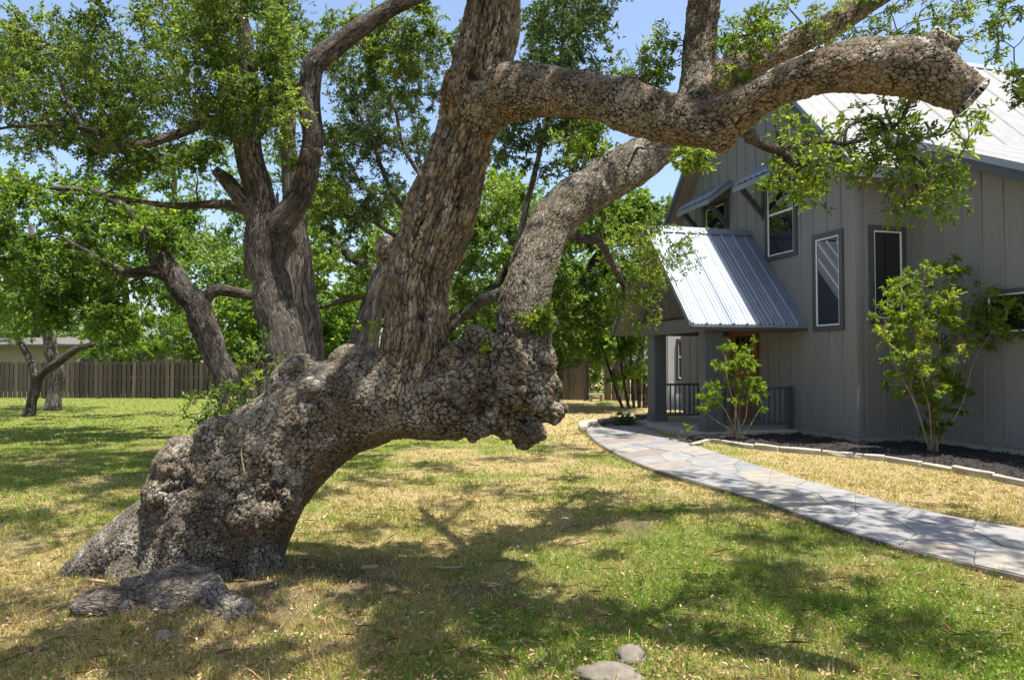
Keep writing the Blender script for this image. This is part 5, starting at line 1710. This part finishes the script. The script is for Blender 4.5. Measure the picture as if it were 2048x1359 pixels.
def free(x, y):
    ok = ~in_poly(x, y, path_poly)
    for pl in (bed_poly, bed2_poly, house_poly): ok &= ~in_poly(x, y, pl)
    return ok


def scatter(n, y0, y1, power):
    u = rng.uniform(0, 1, n)
    if power == 1: y = y0 * (y1 / y0) ** u
    else: y = (y0 ** (1 - power) + u * (y1 ** (1 - power) - y0 ** (1 - power))) ** (1 / (1 - power))
    x = rng.uniform(-.80, .80, n) * (y + .4)
    k = free(x, y) & (rng.uniform(0, 1, n) > dirt_field(x, y) * .8)
    return x[k], y[k]


bands = [(215000, 2.9, 6.5, 1.2, .0030, .050), (135000, 6.5, 13, 1.3, .0055, .050), (60000, 13, 30, 1.3, .013, .055)]
Vs, Fs, Cs, nn = [], [], [], 0
for (n, y0, y1, pw, w0, h0) in bands:
    x, y = scatter(n, y0, y1, pw)
    n = len(x)
    gr = green_field(x, y)
    isg = rng.uniform(0, 1, n) < (.08 + .72 * gr)
    tuft = vnoise(np.stack([x * 7, y * 7, 0 * x], -1), 91)
    h = h0 * rng.uniform(.4, 1.3, n) * np.where(isg, 1.05, .85) * (1 + .6 * tuft)
    lean = norm(rng.normal(size=(n, 3)) * [1, 1, 0]) * rng.uniform(.1, 1.3, n)[:, None]
    dv = norm(lean + [0, 0, .75])
    sd = norm(np.cross(dv, rng.normal(size=(n, 3)))) * (w0 * rng.uniform(.7, 1.4, n))[:, None]
    b0 = np.stack([x, y, gz(x, y) - .004], -1)
    tip = b0 + dv * h[:, None]
    V = np.stack([b0 - sd, b0 + sd, tip], 1).reshape(-1, 3)
    gcol = np.array([.115, .175, .020])[None] * (1 + .9 * rng.uniform(0, 1, (n, 1))) + rng.uniform(0, 1, (n, 1)) ** 3 * np.array([[.10, .08, .01]])
    scol = np.array([.33, .265, .115])[None] * (.7 + 1.3 * rng.uniform(0, 1, (n, 1)))
    c = np.where(isg[:, None], gcol, scol)
    Vs.append(V); Fs.append(np.arange(n * 3).reshape(-1, 3) + nn); nn += n * 3
    Cs.append(np.repeat(np.hstack([c, np.ones((n, 1))]), 3, 0))
tc_x, tc_y = scatter(2600, 2.9, 9.5, 1.5)
ex = np.concatenate([PLr[:, 0] + rng.normal(size=NS) * .04 - .06, TREE_X + rng.normal(size=120) * .75, -2.2 + rng.normal(size=90) * .6])
ey = np.concatenate([PLr[:, 1] + rng.normal(size=NS) * .05, 4.45 + rng.normal(size=120) * .35, 4.15 + rng.normal(size=90) * .18])
kk = free(ex, ey)
tc_x = np.concatenate([tc_x, ex[kk]]); tc_y = np.concatenate([tc_y, ey[kk]])
tn = len(tc_x); nb = 16
x = np.repeat(tc_x, nb) + rng.normal(size=tn * nb) * .018; y = np.repeat(tc_y, nb) + rng.normal(size=tn * nb) * .018
n = len(x)
isg = np.repeat(rng.uniform(0, 1, tn) < .15 + .8 * green_field(tc_x, tc_y), nb)
h = np.repeat(rng.uniform(.05, .12, tn), nb) * rng.uniform(.5, 1.2, n)
dv = norm(norm(rng.normal(size=(n, 3)) * [1, 1, 0]) * rng.uniform(.1, 1.1, n)[:, None] + [0, 0, .9])
sd = norm(np.cross(dv, rng.normal(size=(n, 3)))) * (.0022 * rng.uniform(.7, 1.3, n))[:, None]
b0 = np.stack([x, y, gz(x, y) - .004], -1)
Vs.append(np.stack([b0 - sd, b0 + sd, b0 + dv * h[:, None]], 1).reshape(-1, 3)); Fs.append(np.arange(n * 3).reshape(-1, 3) + nn); nn += n * 3
c = np.where(isg[:, None], np.array([[.115, .18, .022]]) * (.8 + .7 * rng.uniform(0, 1, (n, 1))), np.array([[.33, .265, .115]]) * (.6 + 1.0 * rng.uniform(0, 1, (n, 1))))
Cs.append(np.repeat(np.hstack([c, np.ones((n, 1))]), 3, 0))
m, nt, b = new_mat("grass_blade")
ca = attr(nt, "col", "Color")
nt.links.new(ca, b.inputs["Base Color"]); b.inputs["Roughness"].default_value = .6; b.inputs["Specular IOR Level"].default_value = .2
tr = N(nt, "ShaderNodeBsdfTranslucent"); nt.links.new(mixc(nt, 1.0, ca, (1.2, 1.25, .7), 'MULTIPLY'), tr.inputs["Color"])
mx = N(nt, "ShaderNodeMixShader"); mx.inputs[0].default_value = .35
nt.links.new(b.outputs[0], mx.inputs[1]); nt.links.new(tr.outputs[0], mx.inputs[2]); nt.links.new(mx.outputs[0], nt.nodes["Material Output"].inputs["Surface"])
grass = link("grass", mesh_np("grass", np.vstack(Vs), [np.vstack(Fs)], False, {"col": ('FLOAT_COLOR', np.vstack(Cs))}), m)
tag(grass, "short mixed green and straw coloured lawn grass", "grass", kind="stuff")
# broadleaf weeds
x, y = scatter(60000, 2.9, 12, 1.6)
k = rng.uniform(0, 1, len(x)) < np.clip(green_field(x, y) * 1.3 - .55, 0, 1)
x, y = x[k], y[k]; n = len(x)
me = leaves_mesh("weeds", np.stack([x, y, gz(x, y) + rng.uniform(.005, .05, n)], -1), norm(rng.normal(size=(n, 3)) * [1, 1, .3]), norm(rng.normal(size=(n, 3)) * .5 + [0, 0, 1]), rng.uniform(.012, .028, n), rng.uniform(.010, .02, n), rng.uniform(0, 1, n))
tag(link("weeds", me, leaf_mat("weed_leaf", (.06, .13, .015), (.13, .24, .03), (.22, .32, .05))), "small clover like weeds in the lawn", "weeds", kind="stuff")
# dry leaf litter
x, y = scatter(22000, 2.9, 11, 1.9)
dens = .25 + .75 * np.exp(-(((x - TREE_X - .6) / 1.8) ** 2 + ((y - 4.2) / 1.1) ** 2))
k = rng.uniform(0, 1, len(x)) < dens
x, y = x[k], y[k]; n = len(x)
me = leaves_mesh("leaf_litter", np.stack([x, y, gz(x, y) + rng.uniform(.005, .04, n)], -1), norm(rng.normal(size=(n, 3)) * [1, 1, .35]), norm(rng.normal(size=(n, 3)) * .6 + [0, 0, 1]), rng.uniform(.015, .042, n), rng.uniform(.008, .018, n), rng.uniform(0, 1, n), hexa=True, fold=.35)
m, nt, b = new_mat("dry_leaf")
c = ramp(nt, attr(nt, "var"), [(0, (.16, .085, .035)), (.4, (.30, .19, .09)), (.8, (.36, .25, .14)), (1, (.52, .42, .30))])
nt.links.new(c, b.inputs["Base Color"]); b.inputs["Roughness"].default_value = .7
tag(link("leaf_litter", me, m), "scattered dry brown oak leaves in the lawn", "leaves", kind="stuff")
x, y = scatter(2200, 2.9, 10, 1.7)
n = len(x)
me = leaves_mesh("twig_litter", np.stack([x, y, gz(x, y) + rng.uniform(.01, .04, n)], -1), norm(rng.normal(size=(n, 3)) * [1, 1, .12]), norm(rng.normal(size=(n, 3)) * .3 + [0, 0, 1]), rng.uniform(.05, .22, n), rng.uniform(.004, .009, n), rng.uniform(0, .8, n), fold=.5)
tag(link("twig_litter", me, m), "fine dry twigs strewn over the lawn", "twigs", kind="stuff")
